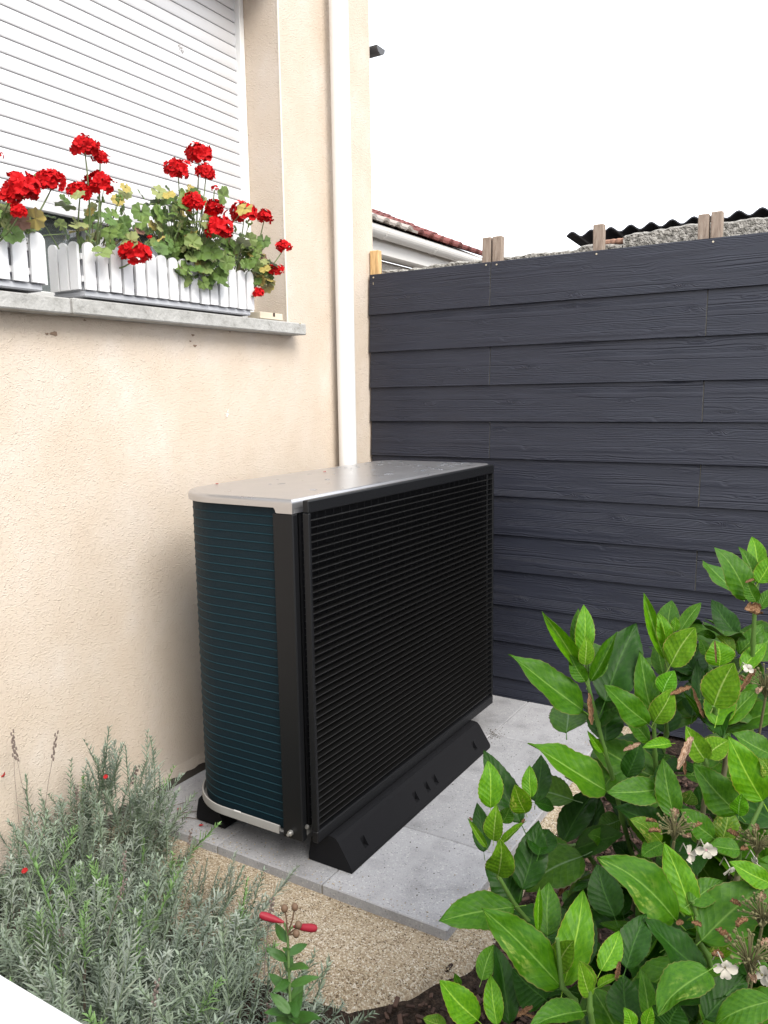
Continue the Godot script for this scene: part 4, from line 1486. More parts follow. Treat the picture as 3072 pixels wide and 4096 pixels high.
func build_lavender() -> void:
	var shoots := []
	for i in 6:
		shoots.append(lavender_shoot(300 + i, rnd(0.13, 0.19), 13 + i % 3, rnd(0.031, 0.040), rnd(0.7, 1.6)))
	var tall := []
	for i in 4:
		tall.append(lavender_shoot(320 + i, rnd(0.20, 0.26), 17, 0.036, 0.35))
	var mats := []
	for c in [lin(0.225, 0.275, 0.205), lin(0.27, 0.305, 0.255), lin(0.21, 0.255, 0.20), lin(0.16, 0.265, 0.10)]:
		var m := mat(c, 0.85, 0.0, 0.25)
		m.vertex_color_use_as_albedo = true
		m.backlight_enabled = true
		m.backlight = Color(0.25, 0.25, 0.25)
		mats.append(m)
	var twig_m := mat(lin(0.13, 0.10, 0.075), 0.9)
	# dry flower spike
	var spike := MB.new()
	spike.tube([Vector3.ZERO, Vector3(0.004, 0.07, 0.002), Vector3(0.012, 0.14, 0.0)], [0.0009, 0.0008, 0.0007], 4)
	for i in 11:
		var s := 0.105 + i * 0.0042
		spike.blob(Vector3(0.008 + i * 0.0004, s, 0) + Vector3(cos(i * 2.4), 0, sin(i * 2.4)) * 0.0035, Vector3(0.0028, 0.0038, 0.0028), 3, 5)
	var spike_mesh := spike.mesh()
	var dry := mat(lin(0.15, 0.115, 0.10), 0.9)
	# centre, radius, height, shoots, label, share of tall shoots
	var bushes := [
		[Vector3(-1.93, -0.05, -1.42), 0.24, 0.27, 62, "lavender bush against the house wall nearest the paving, with tall upright sprigs", 0.4],
		[Vector3(-1.78, -0.05, -1.08), 0.30, 0.30, 70, "lavender bush at the left edge of the photo beside the house wall", 0.12],
		[Vector3(-1.50, -0.05, -1.22), 0.27, 0.25, 72, "grey-green lavender bush beside the gravel, between wall and red alstroemeria", 0.1],
		[Vector3(-1.36, -0.05, -0.92), 0.28, 0.34, 74, "lavender bush in the lower left corner over the white ledge", 0.1],
		[Vector3(-1.10, -0.05, -1.05), 0.22, 0.26, 60, "lavender bush at the bottom of the photo, left of the red alstroemeria", 0.08],
		[Vector3(-1.02, -0.05, -0.80), 0.22, 0.30, 46, "nearest lavender bush, cut off by the bottom edge of the photo", 0.1],
	]
	for q in bushes:
		var c: Vector3 = q[0]
		var o := thing("lavender_bush", q[4], "lavender", c, "lavender bushes along the house wall")
		var R: float = q[1]
		var H: float = q[2]
		var tw := MB.new()
		for i in int(q[3]) + 16:
			var a := rnd(0, TAU)
			var rr := sqrt(rng.randf()) * R
			var dir := Vector3(cos(a) * rr, 0, sin(a) * rr)
			var hh := H * (1.0 - 0.55 * pow(rr / R, 2.0)) * rnd(0.75, 1.15)
			var lean := (Vector3.UP + Vector3(dir.x, 0, dir.z) / R * rnd(0.25, 0.95) + rvec() * 0.22).normalized()
			var is_tall: bool = rng.randf() < q[5]
			var len := 0.22 if is_tall else 0.16
			var foot := Vector3(dir.x, maxf(0.02, hh - len * 0.75), dir.z)
			if c.x + foot.x + lean.x * len < WALL + 0.02:
				continue
			var x := lean.cross(Vector3(cos(a + 1), 0.1, sin(a + 1))).normalized()
			var s := rnd(0.85, 1.2)
			var t := Transform3D(Basis(x, lean, x.cross(lean)) * Basis(Vector3.UP, rnd(0, TAU)) * Basis.from_scale(Vector3.ONE * s), foot)
			part("shoot", tall[rng.randi() % 4] if is_tall else shoots[rng.randi() % 6], mats[[0, 1, 2, 0, 1, 2, 0, 3][rng.randi() % 8]], o, t)
			tw.tube([Vector3(dir.x * 0.25, -0.01, dir.z * 0.25), Vector3(dir.x * 0.75, foot.y * 0.5, dir.z * 0.75), foot], [0.0035, 0.0025, 0.0016], 4)
		if q[5] > 0.3:
			# two upright tufts against the wall
			for tf in [[Vector3(-1.865, 0.10, -1.455), Vector3(-1.80, 0.43, -1.425)], [Vector3(-1.775, 0.08, -1.50), Vector3(-1.68, 0.40, -1.45)]]:
				for i in 14:
					var lo: Vector3 = tf[0].lerp(tf[1], rnd(0.0, 0.5)) + Vector3(rng.randfn(), 0, rng.randfn()) * 0.022
					var lean: Vector3 = ((tf[1] - tf[0]).normalized() + rvec() * 0.20).normalized()
					var x := lean.cross(Vector3(0.3, 0.1, 0.9)).normalized()
					part("shoot", tall[i % 4], mats[[0, 2, 1, 2][i % 4]], o, Transform3D(Basis(x, lean, x.cross(lean)) * Basis(Vector3.UP, i) * Basis.from_scale(Vector3.ONE * rnd(0.75, 1.0)), lo - c))
		if q[5] == 0.12:
			# long dry stalks at the left edge
			for i in 3:
				var lean := (Vector3(-0.15, 1, -0.1) + rvec() * 0.28).normalized()
				var x := lean.cross(Vector3(0.3, 0.1, 0.9)).normalized()
				part("dry_flower_spike", spike_mesh, dry, o, Transform3D(Basis(x, lean, x.cross(lean)) * Basis.from_scale(Vector3(0.9, rnd(1.3, 1.9), 0.9)), Vector3(-1.98 + rng.randfn() * 0.03, 0.22, -1.20 + rng.randfn() * 0.05) - c))
		# the lower, inner foliage that no one could count
		var places := []
		for i in 130:
			var a := rnd(0, TAU)
			var rr := sqrt(rng.randf()) * R * 1.05
			var hh := H * (1.0 - 0.5 * pow(minf(rr / R, 1.0), 2.0)) * rnd(0.2, 0.8)
			var lean := (Vector3.UP + Vector3(cos(a), 0, sin(a)) * rnd(0.1, 0.9) + rvec() * 0.3).normalized()
			if c.x + cos(a) * rr + lean.x * 0.15 < WALL + 0.02:
				continue
			var x := lean.cross(Vector3(cos(a + 1), 0.1, sin(a + 1))).normalized()
			places.append(Transform3D(Basis(x, lean, x.cross(lean)) * Basis.from_scale(Vector3.ONE * rnd(0.7, 1.05)), Vector3(cos(a) * rr, maxf(0.0, hh - 0.1), sin(a) * rr)))
		swarm("foliage", shoots[2], mats[2], o, places)
		part("twigs", tw.mesh(), twig_m, o).set_meta("kind", "stuff")
		for i in 2:
			var a := rnd(0, TAU)
			var rr := sqrt(rng.randf()) * R * 0.9
			var lean := (Vector3.UP + Vector3(cos(a), 0, sin(a)) * 0.4 * rr / R + rvec() * 0.2).normalized()
			var x := lean.cross(Vector3(0.3, 0.1, 0.9)).normalized()
			part("dry_flower_spike", spike_mesh, dry, o, Transform3D(Basis(x, lean, x.cross(lean)) * Basis.from_scale(Vector3.ONE * rnd(0.9, 1.4)), Vector3(cos(a) * rr, H * 0.72, sin(a) * rr)))


# ---------------------------------------------------------------- hydrangea

func hydrangea_leaf(sd: int, fold: float, arch: float, wave: float) -> ArrayMesh:
	# stalk at the origin, tip at y = 1, half width 0.5, faces z
	var r := RandomNumberGenerator.new()
	r.seed = sd
	var b := MB.new()
	var rows := []
	var N := 22
	var ph := r.randf() * TAU
	var sway := r.randf_range(-0.07, 0.07)
	var twist := r.randf_range(-0.9, 0.9)
	for i in N + 1:
		var t := float(i) / N
		var w := 2.78 * pow(t, 0.62) * pow(1.0 - t, 1.0) * (1.0 + 0.15 * t)
		w = maxf(w, 0.004)
		if i % 2 == 1:
			w *= 1.05
		var row := []
		for k in 9:
			var s := k / 4.0 - 1.0
			var av := absf(s)
			var x := s * w * 0.5 * cos(fold * av)
			var z := absf(s) * w * 0.5 * sin(fold) + wave * 0.05 * sin(t * 15.0 + ph + s * 2.0) * av
			z -= 0.25 * w * av * av * 0.4
			z += arch * (0.25 - pow(t - 0.5, 2.0)) - arch * 0.12 * t * t - 0.22 * absf(arch) * smoothstep(0.7, 1.0, t)
			x += sway * sin(t * 3.0)
			var tw := twist * (t - 0.2)
			var xr := x * cos(tw) - z * sin(tw)
			z = x * sin(tw) + z * cos(tw)
			x = xr
			row.append(Vector3(x, t, z))
		rows.append(row)
	# rows run along the leaf: turn u and v so that u follows the leaf
	var turned := []
	for k in 9:
		var line := []
		for i in N + 1:
			line.append(rows[i][k])
		turned.append(line)
	b.grid(turned, false)
	var st := MB.new()
	st.tube([Vector3(0, -0.16, -0.03), Vector3(0, -0.05, -0.004), Vector3(sway * 0.3, 0.1, arch * 0.1 - 0.006)], [0.017, 0.013, 0.008], 5)
	for i in st.v.size():
		b.v.append(st.v[i]); b.n.append(st.n[i]); b.uv.append(Vector2(0.5, 0.5)); b.c.append(Color.WHITE)
	return b.mesh()


func shrivelled_leaf(sd: int) -> ArrayMesh:
	var r := RandomNumberGenerator.new()
	r.seed = sd
	var b := MB.new()
	var f := noise(FastNoiseLite.TYPE_SIMPLEX_SMOOTH, 3.0, sd, 3, 0.6)
	var lines := []
	for k in 9:
		var s := k / 4.0 - 1.0
		var line := []
		for i in 15:
			var t := i / 14.0
			var w := (0.5 + 0.25 * f.get_noise_1d(t * 2.0)) * pow(sin(PI * clampf(t * 0.94 + 0.03, 0, 1)), 0.5)
			var a := s * 2.0
			line.append(Vector3(sin(a) * w * 0.62 + 0.12 * f.get_noise_2d(t, 3.0), t, (1.0 - cos(a)) * w * 0.5 + 0.18 * f.get_noise_2d(t * 1.5, s)))
		lines.append(line)
	b.grid(lines, false)
	return b.mesh()


const LEAVES := [
	["m", Vector3(-0.430, 0.811, -1.382), Vector3(-0.544, 0.923, -1.307), 0.073, 0],
	["l", Vector3(-0.442, 0.887, -1.388), Vector3(-0.506, 0.990, -1.366), 0.049, 1],
	["l", Vector3(-0.444, 0.900, -1.424), Vector3(-0.456, 0.991, -1.456), 0.037, 0],
	["m", Vector3(-0.465, 0.901, -1.447), Vector3(-0.473, 0.976, -1.478), 0.028, 0],
	["y", Vector3(-0.427, 0.900, -1.376), Vector3(-0.425, 0.954, -1.374), 0.034, 0],
	["m", Vector3(-0.422, 0.864, -1.396), Vector3(-0.387, 0.954, -1.433), 0.045, 1],
	["d", Vector3(-0.413, 0.803, -1.462), Vector3(-0.382, 0.937, -1.563), 0.095, 0],
	["d", Vector3(-0.410, 0.725, -1.463), Vector3(-0.422, 0.807, -1.517), 0.076, 0],
	["b", Vector3(-0.417, 0.850, -1.373), Vector3(-0.407, 0.797, -1.359), 0.018, 0],
	["l", Vector3(-0.400, 0.725, -1.410), Vector3(-0.427, 0.767, -1.400), 0.020, 1],
	["q", Vector3(-0.390, 0.656, -1.404), Vector3(-0.508, 0.760, -1.314), 0.087, 0],
	["m", Vector3(-0.427, 0.866, -1.382), Vector3(-0.453, 0.916, -1.374), 0.040, 1],
	["m", Vector3(-0.327, 0.785, -1.441), Vector3(-0.393, 0.869, -1.379), 0.054, 0],
	["m", Vector3(-0.335, 0.731, -1.487), Vector3(-0.384, 0.784, -1.465), 0.038, 0],
	["m", Vector3(-0.428, 0.860, -1.415), Vector3(-0.415, 0.898, -1.465), 0.033, 0],
	["m", Vector3(-0.190, 0.999, -1.597), Vector3(-0.246, 1.099, -1.579), 0.059, 0],
	["m", Vector3(-0.182, 1.029, -1.631), Vector3(-0.215, 1.091, -1.645), 0.032, 0],
	["l", Vector3(-0.181, 1.041, -1.658), Vector3(-0.199, 1.105, -1.693), 0.042, 0],
	["l", Vector3(-0.175, 1.032, -1.600), Vector3(-0.154, 1.083, -1.622), 0.039, 0],
	["y", Vector3(-0.188, 1.018, -1.661), Vector3(-0.217, 1.050, -1.708), 0.033, 0],
	["m", Vector3(-0.174, 1.000, -1.583), Vector3(-0.192, 1.042, -1.580), 0.037, 1],
	["b", Vector3(-0.179, 1.044, -1.576), Vector3(-0.192, 1.038, -1.567), 0.010, 0],
	["b", Vector3(-0.165, 0.986, -1.575), Vector3(-0.187, 0.996, -1.539), 0.038, 0],
	["m", Vector3(-0.169, 0.987, -1.584), Vector3(-0.149, 1.025, -1.603), 0.024, 0],
	["l", Vector3(-0.332, 0.866, -1.582), Vector3(-0.382, 0.989, -1.608), 0.039, 1],
	["m", Vector3(-0.341, 0.895, -1.641), Vector3(-0.348, 0.955, -1.706), 0.048, 0],
	["q", Vector3(-0.315, 0.911, -1.624), Vector3(-0.286, 0.962, -1.686), 0.030, 0],
	["l", Vector3(-0.320, 0.919, -1.599), Vector3(-0.319, 0.948, -1.604), 0.019, 0],
	["l", Vector3(-0.332, 0.891, -1.587), Vector3(-0.348, 0.956, -1.588), 0.033, 0],
	["y", Vector3(-0.316, 0.862, -1.556), Vector3(-0.275, 0.941, -1.571), 0.063, 0],
	["d", Vector3(-0.315, 0.804, -1.642), Vector3(-0.291, 0.865, -1.738), 0.072, 0],
	["m", Vector3(-0.338, 0.821, -1.607), Vector3(-0.362, 0.879, -1.649), 0.038, 0],
	["m", Vector3(-0.331, 0.773, -1.496), Vector3(-0.365, 0.896, -1.519), 0.051, 0],
	["p", Vector3(-0.315, 0.828, -1.491), Vector3(-0.296, 0.874, -1.499), 0.043, 0],
	["y", Vector3(-0.321, 0.783, -1.457), Vector3(-0.292, 0.852, -1.462), 0.046, 0],
	["b", Vector3(-0.294, 0.841, -1.459), Vector3(-0.262, 0.855, -1.481), 0.018, 0],
	["b", Vector3(-0.261, 0.853, -1.482), Vector3(-0.240, 0.798, -1.485), 0.012, 0],
	["m", Vector3(-0.240, 0.780, -1.506), Vector3(-0.279, 0.840, -1.492), 0.024, 1],
	["d", Vector3(-0.260, 0.748, -1.607), Vector3(-0.286, 0.849, -1.667), 0.043, 0],
	["d", Vector3(-0.216, 0.902, -1.683), Vector3(-0.272, 0.963, -1.719), 0.049, 0],
	["m", Vector3(-0.252, 0.901, -1.661), Vector3(-0.285, 0.909, -1.642), 0.020, 0],
	["e", Vector3(-0.215, 0.881, -1.633), Vector3(-0.244, 0.917, -1.621), 0.037, 0],
	["m", Vector3(-0.207, 0.880, -1.638), Vector3(-0.169, 0.938, -1.671), 0.040, 0],
	["l", Vector3(-0.194, 0.864, -1.595), Vector3(-0.159, 0.907, -1.648), 0.036, 0],
	["m", Vector3(-0.260, 0.879, -1.605), Vector3(-0.273, 0.911, -1.603), 0.023, 0],
	["l", Vector3(-0.228, 0.878, -1.553), Vector3(-0.237, 0.925, -1.556), 0.056, 0],
	["b", Vector3(-0.235, 0.931, -1.534), Vector3(-0.230, 0.890, -1.531), 0.007, 0],
	["y", Vector3(-0.223, 0.826, -1.477), Vector3(-0.192, 0.913, -1.475), 0.069, 0],
	["l", Vector3(-0.218, 0.793, -1.474), Vector3(-0.208, 0.860, -1.539), 0.057, 0],
	["b", Vector3(-0.161, 0.898, -1.503), Vector3(-0.181, 0.859, -1.484), 0.016, 0],
	["q", Vector3(-0.204, 0.794, -1.483), Vector3(-0.157, 0.851, -1.545), 0.039, 0],
	["m", Vector3(-0.206, 0.796, -1.577), Vector3(-0.172, 0.843, -1.665), 0.049, 0],
	["d", Vector3(-0.295, 0.784, -1.686), Vector3(-0.285, 0.844, -1.738), 0.045, 0],
	["l", Vector3(-0.544, 0.663, -1.227), Vector3(-0.560, 0.737, -1.254), 0.049, 0],
	["d", Vector3(-0.518, 0.604, -1.305), Vector3(-0.608, 0.713, -1.339), 0.059, 0],
	["l", Vector3(-0.495, 0.665, -1.294), Vector3(-0.507, 0.714, -1.319), 0.030, 0],
	["d", Vector3(-0.501, 0.638, -1.333), Vector3(-0.517, 0.697, -1.404), 0.048, 0],
	["d", Vector3(-0.499, 0.641, -1.323), Vector3(-0.473, 0.619, -1.359), 0.032, 0],
	["e", Vector3(-0.491, 0.653, -1.259), Vector3(-0.503, 0.713, -1.238), 0.044, 0],
	["y", Vector3(-0.521, 0.628, -1.188), Vector3(-0.517, 0.693, -1.190), 0.042, 0],
	["y", Vector3(-0.503, 0.581, -1.168), Vector3(-0.484, 0.665, -1.134), 0.053, 0],
	["y", Vector3(-0.534, 0.611, -1.189), Vector3(-0.565, 0.662, -1.179), 0.017, 1],
	["y", Vector3(-0.515, 0.617, -1.202), Vector3(-0.479, 0.656, -1.231), 0.022, 1],
	["d", Vector3(-0.569, 0.558, -1.254), Vector3(-0.601, 0.628, -1.293), 0.037, 0],
	["b", Vector3(-0.559, 0.657, -1.182), Vector3(-0.563, 0.663, -1.180), 0.008, 0],
	["b", Vector3(-0.484, 0.652, -1.227), Vector3(-0.481, 0.659, -1.230), 0.009, 0],
	["d", Vector3(-0.499, 0.500, -1.264), Vector3(-0.497, 0.599, -1.340), 0.062, 0],
	["g", Vector3(-0.433, 0.508, -1.412), Vector3(-0.518, 0.459, -1.328), 0.089, 0],
	["d", Vector3(-0.510, 0.459, -1.274), Vector3(-0.571, 0.521, -1.270), 0.063, 0],
	["m", Vector3(-0.490, 0.502, -1.210), Vector3(-0.576, 0.517, -1.089), 0.067, 0],
	["d", Vector3(-0.493, 0.488, -1.467), Vector3(-0.460, 0.560, -1.594), 0.069, 0],
	["d", Vector3(-0.451, 0.472, -1.490), Vector3(-0.454, 0.557, -1.574), 0.052, 0],
	["b", Vector3(-0.477, 0.414, -1.405), Vector3(-0.445, 0.472, -1.434), 0.023, 0],
	["m", Vector3(-0.536, 0.621, -1.261), Vector3(-0.527, 0.649, -1.271), 0.029, 0],
	["m", Vector3(-0.255, 0.671, -1.336), Vector3(-0.284, 0.760, -1.369), 0.047, 0],
	["d", Vector3(-0.279, 0.629, -1.385), Vector3(-0.355, 0.673, -1.322), 0.049, 0],
	["e", Vector3(-0.271, 0.631, -1.319), Vector3(-0.315, 0.678, -1.288), 0.040, 0],
	["m", Vector3(-0.268, 0.635, -1.310), Vector3(-0.289, 0.631, -1.261), 0.034, 0],
	["m", Vector3(-0.163, 0.677, -1.393), Vector3(-0.234, 0.763, -1.364), 0.065, 0],
	["m", Vector3(-0.195, 0.643, -1.356), Vector3(-0.246, 0.693, -1.333), 0.050, 0],
	["e", Vector3(-0.188, 0.617, -1.404), Vector3(-0.186, 0.665, -1.436), 0.050, 0],
	["l", Vector3(-0.125, 0.723, -1.365), Vector3(-0.179, 0.830, -1.350), 0.062, 0],
	["p", Vector3(-0.157, 0.701, -1.342), Vector3(-0.152, 0.746, -1.329), 0.031, 0],
	["m", Vector3(-0.148, 0.663, -1.305), Vector3(-0.192, 0.671, -1.280), 0.038, 0],
	["s", Vector3(-0.214, 0.604, -1.160), Vector3(-0.302, 0.723, -1.078), 0.077, 0],
	["l", Vector3(-0.194, 0.610, -1.173), Vector3(-0.246, 0.692, -1.214), 0.048, 0],
	["m", Vector3(-0.198, 0.628, -1.174), Vector3(-0.160, 0.650, -1.225), 0.041, 0],
	["m", Vector3(-0.177, 0.587, -1.156), Vector3(-0.096, 0.657, -1.242), 0.081, 0],
	["l", Vector3(-0.097, 0.657, -1.241), Vector3(-0.152, 0.691, -1.213), 0.036, 0],
	["y", Vector3(-0.221, 0.753, -1.406), Vector3(-0.251, 0.817, -1.387), 0.054, 1],
	["y", Vector3(-0.221, 0.761, -1.408), Vector3(-0.189, 0.788, -1.432), 0.048, 0],
	["k", Vector3(-0.235, 0.816, -1.349), Vector3(-0.244, 0.781, -1.290), 0.022, 0],
	["b", Vector3(-0.244, 0.797, -1.328), Vector3(-0.239, 0.758, -1.325), 0.011, 0],
	["l", Vector3(-0.272, 0.788, -1.369), Vector3(-0.309, 0.792, -1.323), 0.029, 1],
	["m", Vector3(-0.127, 0.763, -1.466), Vector3(-0.185, 0.801, -1.436), 0.052, 0],
	["e", Vector3(-0.113, 0.765, -1.368), Vector3(-0.132, 0.798, -1.362), 0.031, 0],
	["m", Vector3(-0.281, 0.706, -1.361), Vector3(-0.358, 0.712, -1.291), 0.052, 0],
	["d", Vector3(-0.352, 0.694, -1.398), Vector3(-0.336, 0.758, -1.419), 0.043, 0],
	["k", Vector3(-0.355, 0.750, -1.382), Vector3(-0.330, 0.763, -1.400), 0.015, 0],
	["d", Vector3(-0.309, 0.617, -1.412), Vector3(-0.267, 0.669, -1.447), 0.056, 0],
	["d", Vector3(-0.245, 0.625, -1.477), Vector3(-0.196, 0.672, -1.514), 0.066, 0],
	["g", Vector3(-0.395, 0.539, -1.524), Vector3(-0.433, 0.527, -1.499), 0.053, 0],
	["m", Vector3(-0.397, 0.518, -1.460), Vector3(-0.433, 0.539, -1.441), 0.044, 0],
	["d", Vector3(-0.371, 0.453, -1.524), Vector3(-0.403, 0.492, -1.511), 0.053, 0],
	["d", Vector3(-0.328, 0.514, -1.252), Vector3(-0.372, 0.575, -1.295), 0.066, 0],
	["e", Vector3(-0.248, 0.676, -1.388), Vector3(-0.240, 0.698, -1.397), 0.031, 0],
	["s", Vector3(-0.336, 0.553, -1.005), Vector3(-0.428, 0.684, -0.935), 0.064, 0],
	["m", Vector3(-0.382, 0.571, -1.075), Vector3(-0.400, 0.623, -1.132), 0.046, 0],
	["l", Vector3(-0.391, 0.583, -1.059), Vector3(-0.403, 0.634, -1.096), 0.017, 1],
	["l", Vector3(-0.339, 0.539, -1.024), Vector3(-0.340, 0.642, -1.112), 0.055, 0],
	["y", Vector3(-0.352, 0.557, -1.032), Vector3(-0.324, 0.618, -1.023), 0.042, 0],
	["d", Vector3(-0.430, 0.424, -1.044), Vector3(-0.477, 0.506, -1.100), 0.048, 0],
	["q", Vector3(-0.478, 0.477, -1.047), Vector3(-0.483, 0.499, -1.107), 0.035, 0],
	["l", Vector3(-0.441, 0.492, -0.954), Vector3(-0.492, 0.551, -0.933), 0.050, 0],
	["l", Vector3(-0.410, 0.501, -0.950), Vector3(-0.437, 0.545, -0.989), 0.031, 0],
	["m", Vector3(-0.291, 0.564, -0.963), Vector3(-0.339, 0.577, -0.888), 0.042, 0],
	["b", Vector3(-0.362, 0.542, -0.963), Vector3(-0.380, 0.528, -0.950), 0.013, 0],
	["y", Vector3(-0.294, 0.553, -1.007), Vector3(-0.304, 0.616, -0.988), 0.032, 0],
	["d", Vector3(-0.390, 0.445, -1.096), Vector3(-0.438, 0.495, -1.075), 0.069, 0],
	["b", Vector3(-0.367, 0.537, -0.948), Vector3(-0.338, 0.528, -0.964), 0.009, 0],
	["m", Vector3(-0.498, 0.483, -1.012), Vector3(-0.507, 0.504, -1.010), 0.013, 0],
	["e", Vector3(-0.492, 0.462, -0.953), Vector3(-0.522, 0.474, -0.936), 0.027, 0],
	["d", Vector3(-0.341, 0.506, -1.113), Vector3(-0.357, 0.551, -1.205), 0.046, 0],
	["d", Vector3(-0.250, 0.606, -1.019), Vector3(-0.241, 0.648, -1.091), 0.047, 0],
	["l", Vector3(-0.269, 0.632, -0.964), Vector3(-0.258, 0.665, -1.012), 0.030, 0],
	["d", Vector3(-0.165, 0.570, -1.113), Vector3(-0.242, 0.648, -1.079), 0.060, 0],
	["s", Vector3(-0.145, 0.644, -1.019), Vector3(-0.190, 0.630, -0.930), 0.060, 0],
	["m", Vector3(-0.214, 0.551, -1.008), Vector3(-0.233, 0.607, -1.030), 0.029, 0],
	["d", Vector3(-0.148, 0.567, -1.028), Vector3(-0.105, 0.601, -1.096), 0.051, 0],
	["m", Vector3(-0.069, 0.642, -1.006), Vector3(-0.130, 0.613, -0.964), 0.041, 0],
	["l", Vector3(-0.214, 0.609, -0.911), Vector3(-0.223, 0.636, -0.910), 0.020, 0],
	["l", Vector3(-0.200, 0.610, -0.921), Vector3(-0.195, 0.637, -0.928), 0.017, 0],
	["y", Vector3(-0.274, 0.612, -0.935), Vector3(-0.283, 0.673, -0.916), 0.026, 0],
	["y", Vector3(-0.264, 0.632, -0.932), Vector3(-0.236, 0.654, -0.941), 0.015, 1],
	["b", Vector3(-0.241, 0.647, -0.937), Vector3(-0.239, 0.672, -0.942), 0.010, 0],
	["d", Vector3(-0.239, 0.536, -1.002), Vector3(-0.261, 0.570, -1.054), 0.055, 0],
	["d", Vector3(-0.180, 0.590, -0.953), Vector3(-0.169, 0.623, -0.965), 0.053, 0],
	["b", Vector3(-0.199, 0.623, -1.136), Vector3(-0.208, 0.619, -1.131), 0.014, 0],
	["b", Vector3(-0.189, 0.621, -1.142), Vector3(-0.176, 0.616, -1.150), 0.014, 0],
	["e", Vector3(-0.152, 0.533, -1.210), Vector3(-0.163, 0.561, -1.208), 0.035, 0],
	["d", Vector3(-0.112, 0.607, -0.974), Vector3(-0.095, 0.628, -0.988), 0.035, 0],
]

const STEMS := [
	[Vector3(-0.429, 0.896, -1.397), Vector3(-0.427, 0.863, -1.393), Vector3(-0.411, 0.779, -1.412), Vector3(-0.401, 0.728, -1.421), Vector3(-0.387, 0.658, -1.442), Vector3(-0.379, 0.568, -1.479), Vector3(-0.368, 0.451, -1.538), Vector3(-0.359, 0.196, -1.502), Vector3(-0.351, -0.060, -1.467), "s"],
	[Vector3(-0.176, 1.037, -1.612), Vector3(-0.178, 0.990, -1.603), Vector3(-0.179, 0.914, -1.614), Vector3(-0.181, 0.836, -1.635), Vector3(-0.175, 0.657, -1.643), Vector3(-0.210, 0.299, -1.584), Vector3(-0.245, -0.060, -1.525), "s"],
	[Vector3(-0.332, 0.910, -1.614), Vector3(-0.332, 0.846, -1.603), Vector3(-0.331, 0.733, -1.608), Vector3(-0.332, 0.698, -1.625), Vector3(-0.345, 0.601, -1.624), Vector3(-0.342, 0.270, -1.569), Vector3(-0.338, -0.060, -1.514), "s"],
	[Vector3(-0.325, 0.775, -1.476), Vector3(-0.325, 0.773, -1.476), Vector3(-0.324, 0.708, -1.489), Vector3(-0.323, 0.632, -1.513), Vector3(-0.325, 0.286, -1.483), Vector3(-0.326, -0.060, -1.453), "s"],
	[Vector3(-0.529, 0.611, -1.228), Vector3(-0.525, 0.544, -1.219), Vector3(-0.499, 0.484, -1.237), Vector3(-0.478, 0.447, -1.255), Vector3(-0.485, 0.436, -1.273), Vector3(-0.481, 0.350, -1.308), Vector3(-0.447, 0.145, -1.324), Vector3(-0.413, -0.060, -1.341), "s"],
	[Vector3(-0.489, 0.494, -1.446), Vector3(-0.466, 0.495, -1.461), Vector3(-0.447, 0.483, -1.471), Vector3(-0.436, 0.448, -1.495), Vector3(-0.412, 0.194, -1.469), Vector3(-0.388, -0.060, -1.443), "s"],
	[Vector3(-0.223, 0.779, -1.409), Vector3(-0.220, 0.749, -1.406), Vector3(-0.223, 0.675, -1.427), Vector3(-0.247, 0.307, -1.417), Vector3(-0.271, -0.060, -1.406), "s"],
	[Vector3(-0.125, 0.723, -1.365), Vector3(-0.142, 0.673, -1.347), Vector3(-0.155, 0.639, -1.357), Vector3(-0.158, 0.577, -1.379), Vector3(-0.197, 0.258, -1.379), Vector3(-0.236, -0.060, -1.380), "s"],
	[Vector3(-0.195, 0.633, -1.177), Vector3(-0.184, 0.599, -1.177), Vector3(-0.183, 0.573, -1.174), Vector3(-0.172, 0.546, -1.188), Vector3(-0.165, 0.488, -1.218), Vector3(-0.202, 0.214, -1.254), Vector3(-0.239, -0.060, -1.291), "s"],
	[Vector3(-0.345, 0.621, -1.011), Vector3(-0.335, 0.553, -1.006), Vector3(-0.321, 0.526, -1.021), Vector3(-0.314, 0.479, -1.041), Vector3(-0.318, 0.210, -1.118), Vector3(-0.321, -0.060, -1.194), "s"],
	[Vector3(-0.223, 0.828, -1.477), Vector3(-0.222, 0.815, -1.487), Vector3(-0.211, 0.774, -1.499), Vector3(-0.203, 0.724, -1.519), Vector3(-0.232, 0.332, -1.488), Vector3(-0.260, -0.060, -1.456), "s"],
	[Vector3(-0.276, 0.635, -0.937), Vector3(-0.273, 0.596, -0.933), Vector3(-0.271, 0.567, -0.940), Vector3(-0.285, 0.254, -1.039), Vector3(-0.298, -0.060, -1.138), "s"],
]


